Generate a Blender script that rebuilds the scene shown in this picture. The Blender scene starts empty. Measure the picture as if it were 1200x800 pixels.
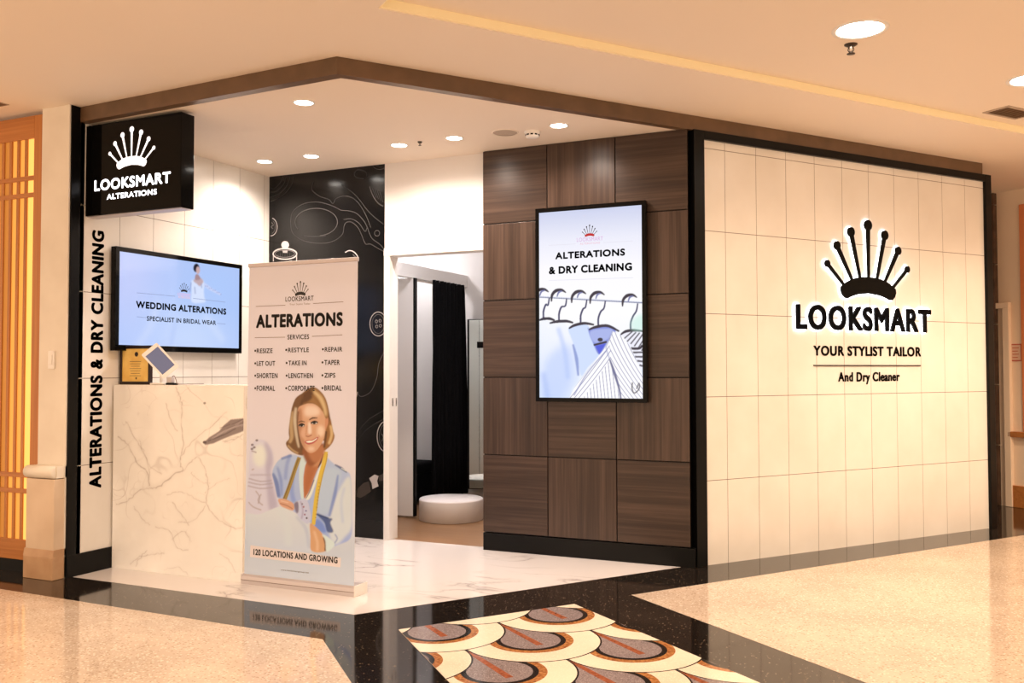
import bpy, math, random
import numpy as np
from mathutils import Vector, Matrix

random.seed(7)
C = bpy.context.scene.collection
SC = bpy.context.scene

# ------------------------------------------------------------------ camera
FPX, PITCH, YAW, ROLL = 1079.91, 0.0314165, -0.4276612, -0.0020613
CAM = np.array([5.3440, -4.4473, 1.3931])
_c, _s = math.cos(YAW), math.sin(YAW)
FW = np.array([_s*math.cos(PITCH), _c*math.cos(PITCH), math.sin(PITCH)])
_rt = np.array([_c, -_s, 0.0]); _up = np.cross(_rt, FW)
RT = _rt*math.cos(ROLL) + _up*math.sin(ROLL)
UP = -_rt*math.sin(ROLL) + _up*math.cos(ROLL)
cam = bpy.data.cameras.new('camera'); cam.sensor_width = 36; cam.lens = FPX/1200*36
cam.clip_start = .05
co = bpy.data.objects.new('camera', cam); C.objects.link(co)
M = Matrix.Identity(4)
for i in range(3):
    M[i][0], M[i][1], M[i][2], M[i][3] = RT[i], UP[i], -FW[i], CAM[i]
co.matrix_world = M
SC.camera = co

# ------------------------------------------------------------------ light and exposure
SC.view_settings.view_transform = 'Standard'
SC.view_settings.look = 'None'
SC.view_settings.gamma = 1
SC.view_settings.use_curve_mapping = False
SC.view_settings.exposure = 0.0
SC.cycles.use_denoising = True
SC.cycles.max_bounces = 10
SC.cycles.diffuse_bounces = 5
SC.cycles.sample_clamp_indirect = 6
WORLD_COL, WORLD_STR = (1, .70, .47), 1.0          # the mall hall all around
MALL_COL, MALL_W = (1, .73, .50), 160              # mall downlights and the added fill spots
SHOP_COL, SHOP_W = (1, .83, .71), 72               # shop downlights
FIT_COL, FIT_W = (1, .95, .98), 15                 # fitting room lights
w = bpy.data.worlds.new('mall_hall'); SC.world = w; w.use_nodes = True
bg = w.node_tree.nodes['Background']
bg.inputs[0].default_value = (*WORLD_COL, 1)
_wn, _wl = w.node_tree.nodes, w.node_tree.links           # world made brighter opposite the shop, added to lift the shopfront
_tc = _wn.new('ShaderNodeTexCoord'); _sx = _wn.new('ShaderNodeSeparateXYZ'); _mr = _wn.new('ShaderNodeMapRange')
_mr.inputs['From Min'].default_value = 1; _mr.inputs['From Max'].default_value = -1
_mr.inputs['To Min'].default_value = .55*WORLD_STR; _mr.inputs['To Max'].default_value = 1.75*WORLD_STR
_wl.new(_tc.outputs['Generated'], _sx.inputs[0]); _wl.new(_sx.outputs['Y'], _mr.inputs['Value']); _wl.new(_mr.outputs['Result'], bg.inputs[1])

# ------------------------------------------------------------------ measured plan
D = 2.0776                   # back wall of the shop front
HS, HM = 3.12, 3.2192        # shop and mall ceiling heights
AN = .9236557
EU = np.array([math.cos(AN), math.sin(AN), 0]); EN = np.array([math.sin(AN), -math.cos(AN), 0])
WO = np.array([3.8535, 2.1460, 0])
Z = np.array([0, 0, 1.0])
BC = np.array([2.237, -.03, 0])       # bulkhead corner

def ray(u, v): return FW + (u-600)/FPX*RT - (v-400)/FPX*UP

class Plane:
    def __init__(s, o, u, v):
        s.o = np.array(o, float); s.u = np.array(u, float); s.v = np.array(v, float); s.n = np.cross(s.u, s.v)
    def p(s, a, b, c=0.0): return s.o + a*s.u + b*s.v + c*s.n
    def px(s, u, v, off=0.0):           # a pixel of the photo as a point (a, b) of this real plane
        r = ray(u, v); t = ((s.o + off*s.n - CAM) @ s.n)/(r @ s.n); P = CAM + t*r - s.o
        return float(P @ s.u), float(P @ s.v)
LEFT = Plane((0, 0, 0), (0, 1, 0), Z)
BACK = Plane((0, D, 0), (1, 0, 0), Z)
RIGHT = Plane(WO, EU, Z)
FRONT = Plane((0, 0, 0), (1, 0, 0), Z)
FLOOR = Plane((0, 0, 0), (1, 0, 0), (0, 1, 0))

# ------------------------------------------------------------------ materials
def lin(c):
    c = np.asarray(c, float)/255
    return np.where(c <= .04045, c/12.92, ((c+.055)/1.055)**2.4)

def mat(name, col, rough=.5, metal=0, spec=.5, emit=None, estr=0, coat=0):
    m = bpy.data.materials.new(name); m.use_nodes = True
    b = m.node_tree.nodes['Principled BSDF']
    b.inputs['Base Color'].default_value = (*col, 1)
    b.inputs['Roughness'].default_value = rough; b.inputs['Metallic'].default_value = metal
    b.inputs['Specular IOR Level'].default_value = spec
    b.inputs['Coat Weight'].default_value = coat
    if emit is not None:
        b.inputs['Emission Color'].default_value = (*emit, 1); b.inputs['Emission Strength'].default_value = estr
    return m

def nodes(m): return m.node_tree.nodes, m.node_tree.links, m.node_tree.nodes['Principled BSDF']

def ramp(N, stops):
    r = N.new('ShaderNodeValToRGB'); e = r.color_ramp.elements
    while len(e) > 1: e.remove(e[0])
    e[0].position = stops[0][0]; e[0].color = (*stops[0][1], 1)
    for p, c in stops[1:]:
        x = e.new(p); x.color = (*c, 1)
    return r

def noise_mat(name, stops, scale, detail=4, rough=.5, stretch=(1, 1, 1), rrange=None, spec=.5, dist=0, bump=0):
    m = mat(name, (.5, .5, .5), rough, spec=spec); N, L, b = nodes(m)
    tc = N.new('ShaderNodeTexCoord'); mp = N.new('ShaderNodeMapping'); mp.inputs['Scale'].default_value = stretch
    nz = N.new('ShaderNodeTexNoise'); nz.inputs['Scale'].default_value = scale; nz.inputs['Detail'].default_value = detail
    nz.inputs['Distortion'].default_value = dist
    r = ramp(N, stops)
    L.new(tc.outputs['Object'], mp.inputs['Vector']); L.new(mp.outputs[0], nz.inputs['Vector'])
    L.new(nz.outputs['Fac'], r.inputs[0]); L.new(r.outputs[0], b.inputs['Base Color'])
    if bump:
        bp = N.new('ShaderNodeBump'); bp.inputs['Strength'].default_value = bump; bp.inputs['Distance'].default_value = .002
        L.new(nz.outputs['Fac'], bp.inputs['Height']); L.new(bp.outputs[0], b.inputs['Normal'])
    return m

def wood_mat(name, ax, cols, rough=.32):
    """Streaky veneer, grain along object axis ax."""
    m = mat(name, (.1, .05, .03), rough, spec=.45); N, L, b = nodes(m)
    tc = N.new('ShaderNodeTexCoord'); mp = N.new('ShaderNodeMapping')
    s = [55, 55, 55]; s[ax] = 1.1; mp.inputs['Scale'].default_value = s
    nz = N.new('ShaderNodeTexNoise'); nz.inputs['Scale'].default_value = 1; nz.inputs['Detail'].default_value = 5; nz.inputs['Roughness'].default_value = .62
    mp2 = N.new('ShaderNodeMapping'); s2 = [9, 9, 9]; s2[ax] = .5; mp2.inputs['Scale'].default_value = s2
    n2 = N.new('ShaderNodeTexNoise'); n2.inputs['Scale'].default_value = 1; n2.inputs['Detail'].default_value = 3
    ad = N.new('ShaderNodeMath'); ad.operation = 'MULTIPLY_ADD'; ad.inputs[1].default_value = .45
    sb = N.new('ShaderNodeMath'); sb.operation = 'MULTIPLY'; sb.inputs[1].default_value = .62
    r = ramp(N, cols)
    L.new(tc.outputs['Object'], mp.inputs[0]); L.new(tc.outputs['Object'], mp2.inputs[0])
    L.new(mp.outputs[0], nz.inputs['Vector']); L.new(mp2.outputs[0], n2.inputs['Vector'])
    L.new(nz.outputs['Fac'], sb.inputs[0]); L.new(n2.outputs['Fac'], ad.inputs[0]); L.new(sb.outputs[0], ad.inputs[2])
    L.new(ad.outputs[0], r.inputs[0]); L.new(r.outputs[0], b.inputs['Base Color'])
    return m

def chips_mat(name, base, chips, scale, amount, rough):
    """Polished terrazzo or granite: ground colour with stone chips."""
    m = mat(name, base, rough); N, L, b = nodes(m)
    tc = N.new('ShaderNodeTexCoord')
    v = N.new('ShaderNodeTexVoronoi'); v.inputs['Scale'].default_value = scale
    sep = N.new('ShaderNodeSeparateColor')
    cr = ramp(N, [(i/max(1, len(chips)-1), c) for i, c in enumerate(chips)]); cr.color_ramp.interpolation = 'CONSTANT'
    th = N.new('ShaderNodeMath'); th.operation = 'LESS_THAN'; th.inputs[1].default_value = amount
    ds = N.new('ShaderNodeMath'); ds.operation = 'LESS_THAN'; ds.inputs[1].default_value = .42
    mu = N.new('ShaderNodeMath'); mu.operation = 'MULTIPLY'
    mx = N.new('ShaderNodeMix'); mx.data_type = 'RGBA'
    nz = N.new('ShaderNodeTexNoise'); nz.inputs['Scale'].default_value = 2.2; nz.inputs['Detail'].default_value = 6
    rb = ramp(N, [(.3, tuple(.86*x for x in base)), (.7, tuple(min(1, 1.10*x) for x in base))])
    L.new(tc.outputs['Object'], v.inputs['Vector']); L.new(tc.outputs['Object'], nz.inputs['Vector'])
    L.new(nz.outputs['Fac'], rb.inputs[0])
    L.new(v.outputs['Color'], sep.inputs[0]); L.new(sep.outputs[0], th.inputs[0]); L.new(sep.outputs[1], cr.inputs[0])
    L.new(v.outputs['Distance'], ds.inputs[0]); L.new(th.outputs[0], mu.inputs[0]); L.new(ds.outputs[0], mu.inputs[1])
    L.new(mu.outputs[0], mx.inputs['Factor']); L.new(rb.outputs[0], mx.inputs['A']); L.new(cr.outputs[0], mx.inputs['B'])
    L.new(mx.outputs['Result'], b.inputs['Base Color'])
    return m

def vein_mat(name, base, vein, scale, rough):
    m = mat(name, base, rough); N, L, b = nodes(m)
    tc = N.new('ShaderNodeTexCoord'); mp = N.new('ShaderNodeMapping'); mp.inputs['Rotation'].default_value = (0, 0, .6); mp.inputs['Scale'].default_value = (1, 2.6, 1)
    nz = N.new('ShaderNodeTexNoise'); nz.inputs['Scale'].default_value = scale; nz.inputs['Detail'].default_value = 7; nz.inputs['Distortion'].default_value = .7
    a = N.new('ShaderNodeMath'); a.operation = 'SUBTRACT'; a.inputs[1].default_value = .5
    ab = N.new('ShaderNodeMath'); ab.operation = 'ABSOLUTE'
    r = ramp(N, [(0, vein), (.012, tuple(.35*v+.65*q for v, q in zip(vein, base))), (.05, base)])
    n2 = N.new('ShaderNodeTexNoise'); n2.inputs['Scale'].default_value = scale*.8
    r2 = ramp(N, [(.49, (0, 0, 0)), (.63, (1, 1, 1))])
    mx = N.new('ShaderNodeMix'); mx.data_type = 'RGBA'; mx.inputs['A'].default_value = (*base, 1)
    L.new(tc.outputs['Object'], mp.inputs[0]); L.new(mp.outputs[0], nz.inputs['Vector']); L.new(tc.outputs['Object'], n2.inputs['Vector'])
    L.new(nz.outputs['Fac'], a.inputs[0]); L.new(a.outputs[0], ab.inputs[0]); L.new(ab.outputs[0], r.inputs[0])
    L.new(n2.outputs['Fac'], r2.inputs[0]); L.new(r2.outputs[0], mx.inputs['Factor']); L.new(r.outputs[0], mx.inputs['B'])
    L.new(mx.outputs['Result'], b.inputs['Base Color'])
    return m

def attr_mat(name, rough=.5, emit=0.0, spec=.5):
    """Printed sheet (emit=0) or lit screen (emit>0): colour of the printed picture from the mesh."""
    m = mat(name, (0, 0, 0), rough, spec=spec); N, L, b = nodes(m)
    a = N.new('ShaderNodeAttribute'); a.attribute_name = 'print'
    L.new(a.outputs['Color'], b.inputs['Emission Color' if emit else 'Base Color'])
    if emit: b.inputs['Emission Strength'].default_value = emit
    return m

MT = {}
MT['paint'] = mat('ceiling_paint', (.84, .74, .625), .7)
MT['cream'] = noise_mat('cream_stone', [(.3, (.70, .64, .55)), (.7, (.80, .75, .66))], 3, rough=.45)
MT['tan'] = noise_mat('tan_stone', [(.3, (.60, .46, .33)), (.7, (.70, .56, .42))], 4, rough=.4)
MT['travertine'] = noise_mat('travertine', [(.3, (.44, .26, .14)), (.7, (.56, .36, .21))], 7, rough=.4)
MT['peach'] = mat('peach_paint', (.90, .74, .58), .5)
MT['white'] = mat('white_paint', (.76, .74, .72), .45)
MT['tile'] = noise_mat('white_tile', [(.3, (.76, .74, .70)), (.7, (.84, .83, .80))], 2.0, rough=.28, spec=.4)
MT['joint'] = mat('tile_joint', (.16, .12, .10), .8)
MT['black'] = mat('black_metal', (.004, .004, .004), .3, spec=.16)
MT['gblack'] = mat('gloss_black', (.003, .003, .003), .08, spec=.12)
MT['vinyl'] = mat('black_vinyl', (.004, .004, .005), .4, spec=.15)
MT['mural'] = mat('blackboard_print', (.0035, .0035, .004), .16, spec=.32)
MT['brown'] = noise_mat('brown_bulkhead', [(.3, (.10, .058, .030)), (.7, (.15, .085, .045))], 6, rough=.4)
wc = [(.30, (.015, .0080, .0052)), (.5, (.039, .0215, .0143)), (.72, (.083, .050, .0355))]
MT['wood_h'] = wood_mat('dark_veneer_horizontal', 0, wc)
MT['wood_v'] = wood_mat('dark_veneer_vertical', 2, wc)
oc = [(.3, (.34, .115, .025)), (.55, (.48, .185, .045)), (.8, (.58, .25, .07))]
MT['oak_v'] = wood_mat('honey_timber', 2, oc, .4)
MT['oak_h'] = wood_mat('honey_timber_rail', 0, oc, .4)
MT['timber_floor'] = wood_mat('timber_floor', 0, [(.3, (.22, .115, .055)), (.7, (.34, .19, .095))], .35)
MT['granite'] = chips_mat('black_granite', (.012, .009, .0075), [(.05, .035, .025), (.22, .16, .11), (.08, .06, .045)], 115, .07, .07)
MT['terrazzo'] = chips_mat('beige_terrazzo', (.56, .455, .36), [(.74, .66, .56), (.37, .275, .20), (.64, .53, .42), (.46, .35, .26)], 75, .66, .09)
MT['marble_floor'] = vein_mat('marble_floor', (.72, .69, .69), (.28, .25, .25), 1.6, .13)
MT['marble'] = vein_mat('marble_top', (.80, .73, .62), (.45, .38, .3), 3, .2)
MT['mosaic_cream'] = chips_mat('mosaic_cream', (.80, .72, .58), [(.86, .79, .66), (.70, .60, .46)], 120, .35, .12)
MT['mosaic_black'] = mat('mosaic_black', (.012, .009, .008), .15)
MT['mosaic_orange'] = noise_mat('mosaic_orange', [(.3, (.20, .065, .022)), (.5, (.36, .145, .045)), (.7, (.50, .25, .09))], 60, 3, .15)
MT['mosaic_grey'] = chips_mat('mosaic_grey', (.25, .205, .21), [(.38, .33, .34), (.15, .12, .125), (.42, .35, .31)], 150, .7, .15)
MT['mosaic_red'] = noise_mat('mosaic_red', [(.3, (.20, .055, .025)), (.7, (.38, .125, .06))], 60, 3, .15)
MT['silver'] = mat('brushed_silver', (.56, .52, .54), .35, metal=.4)
MT['steel'] = mat('steel', (.5, .45, .4), .25, metal=1)
MT['darkmetal'] = mat('dark_metal', (.06, .045, .035), .35, metal=.6)
MT['plastic'] = mat('white_plastic', (.82, .80, .77), .35)
MT['cable'] = mat('cable_grey', (.25, .2, .18), .5)
MT['fabric'] = noise_mat('black_fabric', [(.3, (.0025, .0025, .003)), (.7, (.006, .006, .007))], 60, rough=.9, spec=.1)
MT['mirror'] = mat('mirror_glass', (.78, .84, .80), .02, metal=1)
MT['print'] = attr_mat('printed_sheet', .45, spec=.3)
MT['stone_print'] = attr_mat('polished_marble', .16)
MT['screen'] = attr_mat('lit_screen', .12, 1.0, spec=.4)
MT['strip'] = mat('caption_paper', (.74, .72, .78), .5)
MT['ink'] = mat('black_ink', (.012, .010, .011), .5)
MT['ink_grey'] = mat('grey_ink', (.22, .18, .18), .5)
MT['paper'] = mat('white_paper', (.84, .80, .80), .5)
MT['sink'] = mat('screen_ink', (.004, .004, .006), .3)
MT['sgrey'] = mat('screen_grey', (0, 0, 0), .3, emit=tuple(lin((150, 165, 205))), estr=1)
MT['sfaint'] = mat('screen_faint', (0, 0, 0), .3, emit=tuple(lin((226, 226, 238))), estr=1)
MT['spink'] = mat('screen_pink', (0, 0, 0), .3, emit=tuple(lin((222, 186, 224))), estr=1)
MT['srose'] = mat('screen_rose', (0, 0, 0), .3, emit=tuple(lin((238, 190, 205))), estr=1)
MT['sred'] = mat('screen_red', (0, 0, 0), .3, emit=tuple(lin((190, 20, 35))), estr=1)
MT['litwhite'] = mat('lit_letter', (.8, .8, .8), .4, emit=(1, .96, 1), estr=1.1)
MT['halo'] = mat('halo_acrylic', (.8, .8, .8), .4, emit=(.92, .95, 1), estr=4.5)
MT['lens'] = mat('lamp_lens', (.8, .8, .8), .4, emit=(1, .93, .84), estr=30)
MT['cove'] = mat('cove_glow', (.85, .75, .55), .5, emit=(1, .66, .16), estr=.12)  # step face glows by itself in place of light from hidden cove lamps
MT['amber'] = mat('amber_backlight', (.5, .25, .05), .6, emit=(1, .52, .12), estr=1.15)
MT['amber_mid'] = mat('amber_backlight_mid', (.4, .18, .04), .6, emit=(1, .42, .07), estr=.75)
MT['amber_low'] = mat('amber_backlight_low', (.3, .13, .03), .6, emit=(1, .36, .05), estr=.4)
MT['letter_dark'] = mat('letter_dark', (.004, .0035, .003), .3, spec=.06)
MT['letter_blue'] = mat('gloss_letter', (.004, .005, .009), .15, spec=.14)
MT['gold'] = noise_mat('gold_sheet', [(.3, (.80, .50, .11)), (.7, (.95, .70, .22))], 9, rough=.35)
MT['darkframe'] = mat('dark_wood_frame', (.018, .006, .005), .3)
MT['tabscreen'] = mat('tablet_screen', (.02, .02, .03), .08, emit=tuple(lin((118, 116, 135))), estr=.9)
MT['orange'] = mat('orange_panel', (.78, .26, .10), .5)
MT['redprint'] = mat('red_print', (.55, .12, .08), .5)
MT['pale'] = mat('pale_sign', (.78, .55, .42), .5)
MT['brownstone'] = noise_mat('brown_stone', [(.3, (.055, .030, .018)), (.7, (.10, .055, .035))], 8, rough=.25)
MT['grill'] = noise_mat('speaker_grill', [(.3, (.42, .34, .27)), (.7, (.50, .41, .33))], 200, rough=.7)
MT['chalk'] = {}
def chalk(g):
    if g not in MT['chalk']:
        MT['chalk'][g] = mat('chalk_grey', tuple(float(x)*(.10+.55*(g/255)**3) for x in lin((g, g*.97, g*.97))), .6)
    return MT['chalk'][g]
MT['chalkbrown'] = mat('chalk_brown', (.022, .014, .011), .6)

# ------------------------------------------------------------------ mesh helpers
class MB:
    def __init__(s): s.v = []; s.f = []; s.m = []; s.mats = []; s.sm = []
    def mi(s, m):
        if m not in s.mats: s.mats.append(m)
        return s.mats.index(m)
    def add(s, vs, fs, m, smooth=False):
        o = len(s.v); s.v += [tuple(map(float, p)) for p in vs]; k = s.mi(m)
        for f in fs: s.f.append([o+i for i in f]); s.m.append(k); s.sm.append(smooth)
        return s
    def box(s, P, a0, a1, b0, b1, c0, c1, m, bev=0.0):
        """Box in the axes of plane P, with chamfered edges when bev > 0."""
        if bev <= 0:
            vs = [P.p(a, b, c) for c in (c0, c1) for b in (b0, b1) for a in (a0, a1)]
            return s.add(vs, [(0, 2, 3, 1), (4, 5, 7, 6), (0, 1, 5, 4), (2, 6, 7, 3), (0, 4, 6, 2), (1, 3, 7, 5)], m)
        import bmesh
        bm = bmesh.new(); bmesh.ops.create_cube(bm, size=1)
        for v in bm.verts:
            v.co = ((a0+a1)/2+v.co.x*(a1-a0), (b0+b1)/2+v.co.y*(b1-b0), (c0+c1)/2+v.co.z*(c1-c0))
        bmesh.ops.bevel(bm, geom=bm.edges[:], offset=bev, segments=2, affect='EDGES', profile=.5)
        bm.verts.index_update()
        vs = [P.p(*v.co) for v in bm.verts]; fs = [[v.index for v in f.verts] for f in bm.faces]; bm.free()
        return s.add(vs, fs, m)
    def prism(s, P, pts, c0, c1, m):
        n = len(pts); vs = [P.p(a, b, c0) for a, b in pts] + [P.p(a, b, c1) for a, b in pts]
        return s.add(vs, [list(range(n))[::-1], list(range(n, 2*n))] + [(i, (i+1) % n, n+(i+1) % n, n+i) for i in range(n)], m)
    def poly(s, P, pts, c, m): return s.add([P.p(a, b, c) for a, b in pts], [list(range(len(pts)))], m)
    def lathe(s, o, prof, m, ax=2, n=40, smooth=True, cap=True):
        """Profile [(r, h)] revolved about an axis through o."""
        vs = []
        for r, h in prof:
            for i in range(n):
                t = 2*math.pi*i/n; q = [r*math.cos(t), r*math.sin(t), h]
                if ax == 0: q = [q[2], q[0], q[1]]
                if ax == 1: q = [q[0], -q[2], q[1]]
                vs.append((o[0]+q[0], o[1]+q[1], o[2]+q[2]))
        fs = [(k*n+i, k*n+(i+1) % n, (k+1)*n+(i+1) % n, (k+1)*n+i) for k in range(len(prof)-1) for i in range(n)]
        s.add(vs, fs, m, smooth)
        if cap:
            s.add(vs[:n], [list(range(n))[::-1]], m); s.add(vs[-n:], [list(range(n))], m)
        return s
    def tube(s, pts, r, m, n=8):
        pts = [Vector(p) for p in pts]; vs = []; ref = None
        for i, p in enumerate(pts):
            t = (pts[min(i+1, len(pts)-1)] - pts[max(i-1, 0)]).normalized()
            if ref is None: ref = Vector((0, 0, 1)) if abs(t.z) < .9 else Vector((1, 0, 0))
            x = t.cross(ref).normalized(); y = t.cross(x).normalized()
            rr = r[i] if isinstance(r, (list, tuple)) else r
            for k in range(n):
                a = 2*math.pi*k/n; vs.append(p + x*rr*math.cos(a) + y*rr*math.sin(a))
        fs = [(i*n+k, i*n+(k+1) % n, (i+1)*n+(k+1) % n, (i+1)*n+k) for i in range(len(pts)-1) for k in range(n)]
        fs += [list(range(n))[::-1], list(range(len(vs)-n, len(vs)))]
        return s.add(vs, fs, m, True)
    def ribbon(s, P, pts, wd, c, m):
        """Flat painted line on a plane; wd = half width."""
        n = len(pts); pts = [np.array(p) for p in pts]; vs = []
        for i in range(n):
            t = pts[min(i+1, n-1)] - pts[max(i-1, 0)]; t = t/(np.linalg.norm(t)+1e-9); q = np.array([-t[1], t[0]])
            h = wd[i] if isinstance(wd, (list, tuple)) else wd
            vs += [P.p(*(pts[i]-q*h), c), P.p(*(pts[i]+q*h), c)]
        return s.add(vs, [(2*i, 2*i+2, 2*i+3, 2*i+1) for i in range(n-1)], m)
    def build(s, name, parent=None, origin=None):
        if parent is not None: o0 = np.array(parent_world(parent))
        else: o0 = np.array(origin if origin is not None else (0, 0, 0), float)
        me = bpy.data.meshes.new(name)
        me.from_pydata([tuple(np.array(p)-o0) for p in s.v], [], s.f)
        for m in s.mats: me.materials.append(m)
        me.polygons.foreach_set('material_index', s.m)
        me.polygons.foreach_set('use_smooth', s.sm)
        me.update()
        ob = bpy.data.objects.new(name, me); C.objects.link(ob)
        if parent is not None: ob.parent = parent
        else: ob.location = o0
        return ob

def parent_world(o):
    p = np.zeros(3)
    while o is not None: p = p + np.array(o.location); o = o.parent
    return p

def tag(o, label=None, cat=None, group=None, kind=None):
    if label: o['label'] = label
    if cat: o['category'] = cat
    if group: o['group'] = group
    if kind: o['kind'] = kind
    return o
def thing(name, label, cat, loc, group=None):
    o = bpy.data.objects.new(name, None); o.empty_display_size = .1; C.objects.link(o); o.location = loc
    return tag(o, label, cat, group)
def struct(mb, name, parent=None):
    return tag(mb.build(name, parent), kind='structure')
def copy_tree(o, loc=None, parent=None):
    c = o.copy(); C.objects.link(c)
    if loc is not None: c.location = loc
    if parent is not None: c.parent = parent
    for ch in list(o.children): copy_tree(ch, None, c)
    return c

def spline(pts, n=8, closed=False):
    pts = [np.array(p, float) for p in pts]; out = []; N = len(pts)
    rng = range(N if closed else N-1)
    for i in rng:
        g = (lambda k: pts[k % N]) if closed else (lambda k: pts[min(max(k, 0), N-1)])
        p0, p1, p2, p3 = g(i-1), g(i), g(i+1), g(i+2)
        for k in range(n):
            t = k/n
            out.append(.5*((2*p1)+(-p0+p2)*t+(2*p0-5*p1+4*p2-p3)*t*t+(-p0+3*p1-3*p2+p3)*t**3))
    if not closed: out.append(pts[-1])
    return out
def ell(cx, cy, rx, ry, n=28, a0=0, a1=360):
    full = abs(a1-a0) >= 360; k = n if full else n+1
    return [(cx+rx*math.cos(math.radians(a0+(a1-a0)*i/n)), cy+ry*math.sin(math.radians(a0+(a1-a0)*i/n))) for i in range(k)]

# ------------------------------------------------------------------ lettering
_tc = {}
def glyphs(body, extrude=0.0):
    key = (body, extrude)
    if key not in _tc:
        cu = bpy.data.curves.new('lettering', 'FONT'); cu.body = body; cu.size = 1; cu.resolution_u = 6
        cu.fill_mode = 'FRONT' if not extrude else 'BOTH'; cu.extrude = extrude
        ob = bpy.data.objects.new('lettering', cu); me = bpy.data.meshes.new_from_object(ob)
        v = np.zeros(len(me.vertices)*3); me.vertices.foreach_get('co', v)
        f = [tuple(p.vertices) for p in me.polygons]
        bpy.data.objects.remove(ob); bpy.data.curves.remove(cu); bpy.data.meshes.remove(me)
        _tc[key] = (v.reshape(-1, 3), f)
    return _tc[key]

def text(mb, P, body, a0, b0, a1, b1, c, m, bold=.03, depth=0.0, only=None, grow=0.0, cond=.93):
    """Lettering fitted to the rectangle (a0,b0)-(a1,b1) of plane P, strokes thickened by bold (of cap height).
    depth>0: solid letters from c to c+depth.  only=k: just letter k of the word.  cond: width of each letter."""
    v, f = glyphs(body)
    lo, hi = v.min(0), v.max(0)
    sy = (b1-b0)/(hi[1]-lo[1]+2*bold); sx = (a1-a0)/(hi[0]-lo[0]+2*bold)
    for k, chr_ in enumerate(body):
        if chr_ == ' ' or (only is not None and k != only): continue
        gv, gf = glyphs(chr_); pv = glyphs(body[:k+1])[0]
        v = gv.copy(); v[:, 0] += pv[:, 0].max() - v[:, 0].max()
        mid = (v[:, 0].max()+v[:, 0].min())/2; q = cond if chr_ not in "I1'." else 1
        if k == 0: mid = v[:, 0].min()
        if k == len(body)-1: mid = v[:, 0].max()
        v[:, 0] = mid + (v[:, 0]-mid)*q
        steps = [(0, 0)] if bold+grow <= 0 else [(math.cos(t), math.sin(t)) for t in np.arange(12)*math.pi/6]
        for dx, dy in steps:
            A = a0 + (v[:, 0]-lo[0]+bold)*sx + dx*(bold*sy+grow); B = b0 + (v[:, 1]-lo[1]+bold)*sy + dy*(bold*sy+grow)
            if depth <= 0:
                mb.add([P.p(x, y, c) for x, y in zip(A, B)], gf, m)
            else:
                n = len(A)
                vs = [P.p(x, y, c+depth) for x, y in zip(A, B)] + [P.p(x, y, c) for x, y in zip(A, B)]
                ec = {}
                for g in gf:
                    for i in range(len(g)): ec[(g[i], g[(i+1) % len(g)])] = 1
                side = [(a, b, n+b, n+a)[::-1] for a, b in ec if (b, a) not in ec]
                mb.add(vs, list(gf) + side, m)
    return mb

def ptext(mb, P, body, lb, rt, off, m, bold=.03, **k):
    """Lettering between two photo points lying on plane P (left-bottom and right-top corner)."""
    a0, b0 = P.px(*lb, off); a1, b1 = P.px(*rt, off)
    return text(mb, P, body, a0, b0, a1, b1, off, m, bold, **k)

PINS = [(-.463, .224, -.295, .075, .029), (-.354, .372, -.200, .125, .036), (-.196, .490, -.100, .134, .040), (0, .558, 0, .138, .044),
        (.196, .490, .100, .134, .040), (.354, .372, .200, .125, .036), (.463, .224, .295, .075, .029)]
BAND = [(-.314, .052), (-.255, .088), (-.185, .118), (-.09, .135), (0, .14), (.09, .135), (.185, .118), (.255, .088), (.314, .052), (.318, .02), (.302, -.015), (.275, -.038), (.248, -.042),
        (.19, -.022), (.135, -.008), (0, .006), (-.135, -.008), (-.19, -.022), (-.248, -.042), (-.275, -.038), (-.302, -.015), (-.318, .02)]
def crown_band(mb, P, a, b, s, c, m, depth=0.0, grow=0.0, sy=None):
    sy = sy or s
    pts = np.array(BAND); ctr = np.array([0, .05])
    if grow:
        d = np.roll(pts, -1, 0)-np.roll(pts, 1, 0); nrm = np.c_[-d[:, 1], d[:, 0]]; nrm /= np.linalg.norm(nrm, axis=1)[:, None]
        pts = pts + nrm*grow/s
    q = [(a+x*s, b+y*sy) for x, y in pts][::-1]
    return mb.prism(P, q, c, c+depth, m) if depth else mb.poly(P, q, c, m)
def crown_pin(mb, P, a, b, s, k, c, m, depth=0.0, grow=0.0, sy=None, thick=1.0):
    sy = sy or s
    hx, hy, fx, fy, r = PINS[k]; g = grow/s; r = r*thick+g
    w0, w1 =   .0115*thick+g, .021*thick*(.75 if r < .032 else 1)+g
    d = np.array([hx-fx, hy-fy]); d /= np.linalg.norm(d); q = np.array([-d[1], d[0]])
    f0 = np.array([fx, fy]) - d*.02; h0 = np.array([hx, hy])
    shaft = [f0+q*w0, f0-q*w0, h0-q*w1, h0+q*w1]
    S = lambda pts: [(a+x*s, b+y*sy) for x, y in pts]
    disc = ell(hx, hy, r, r, 22)
    if depth: mb.prism(P, S(shaft), c, c+depth*.96, m); mb.prism(P, S(disc), c, c+depth, m)
    else: mb.poly(P, S(shaft), c, m); mb.poly(P, S(disc), c, m)
    return mb
def crown(mb, P, a, b, s, c, mpin, mband=None, sy=None, thick=1.0):
    crown_band(mb, P, a, b, s, c, mband or mpin, sy=sy)
    for k in range(7): crown_pin(mb, P, a, b, s, k, c, mpin, sy=sy, thick=thick)
    return mb

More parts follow.
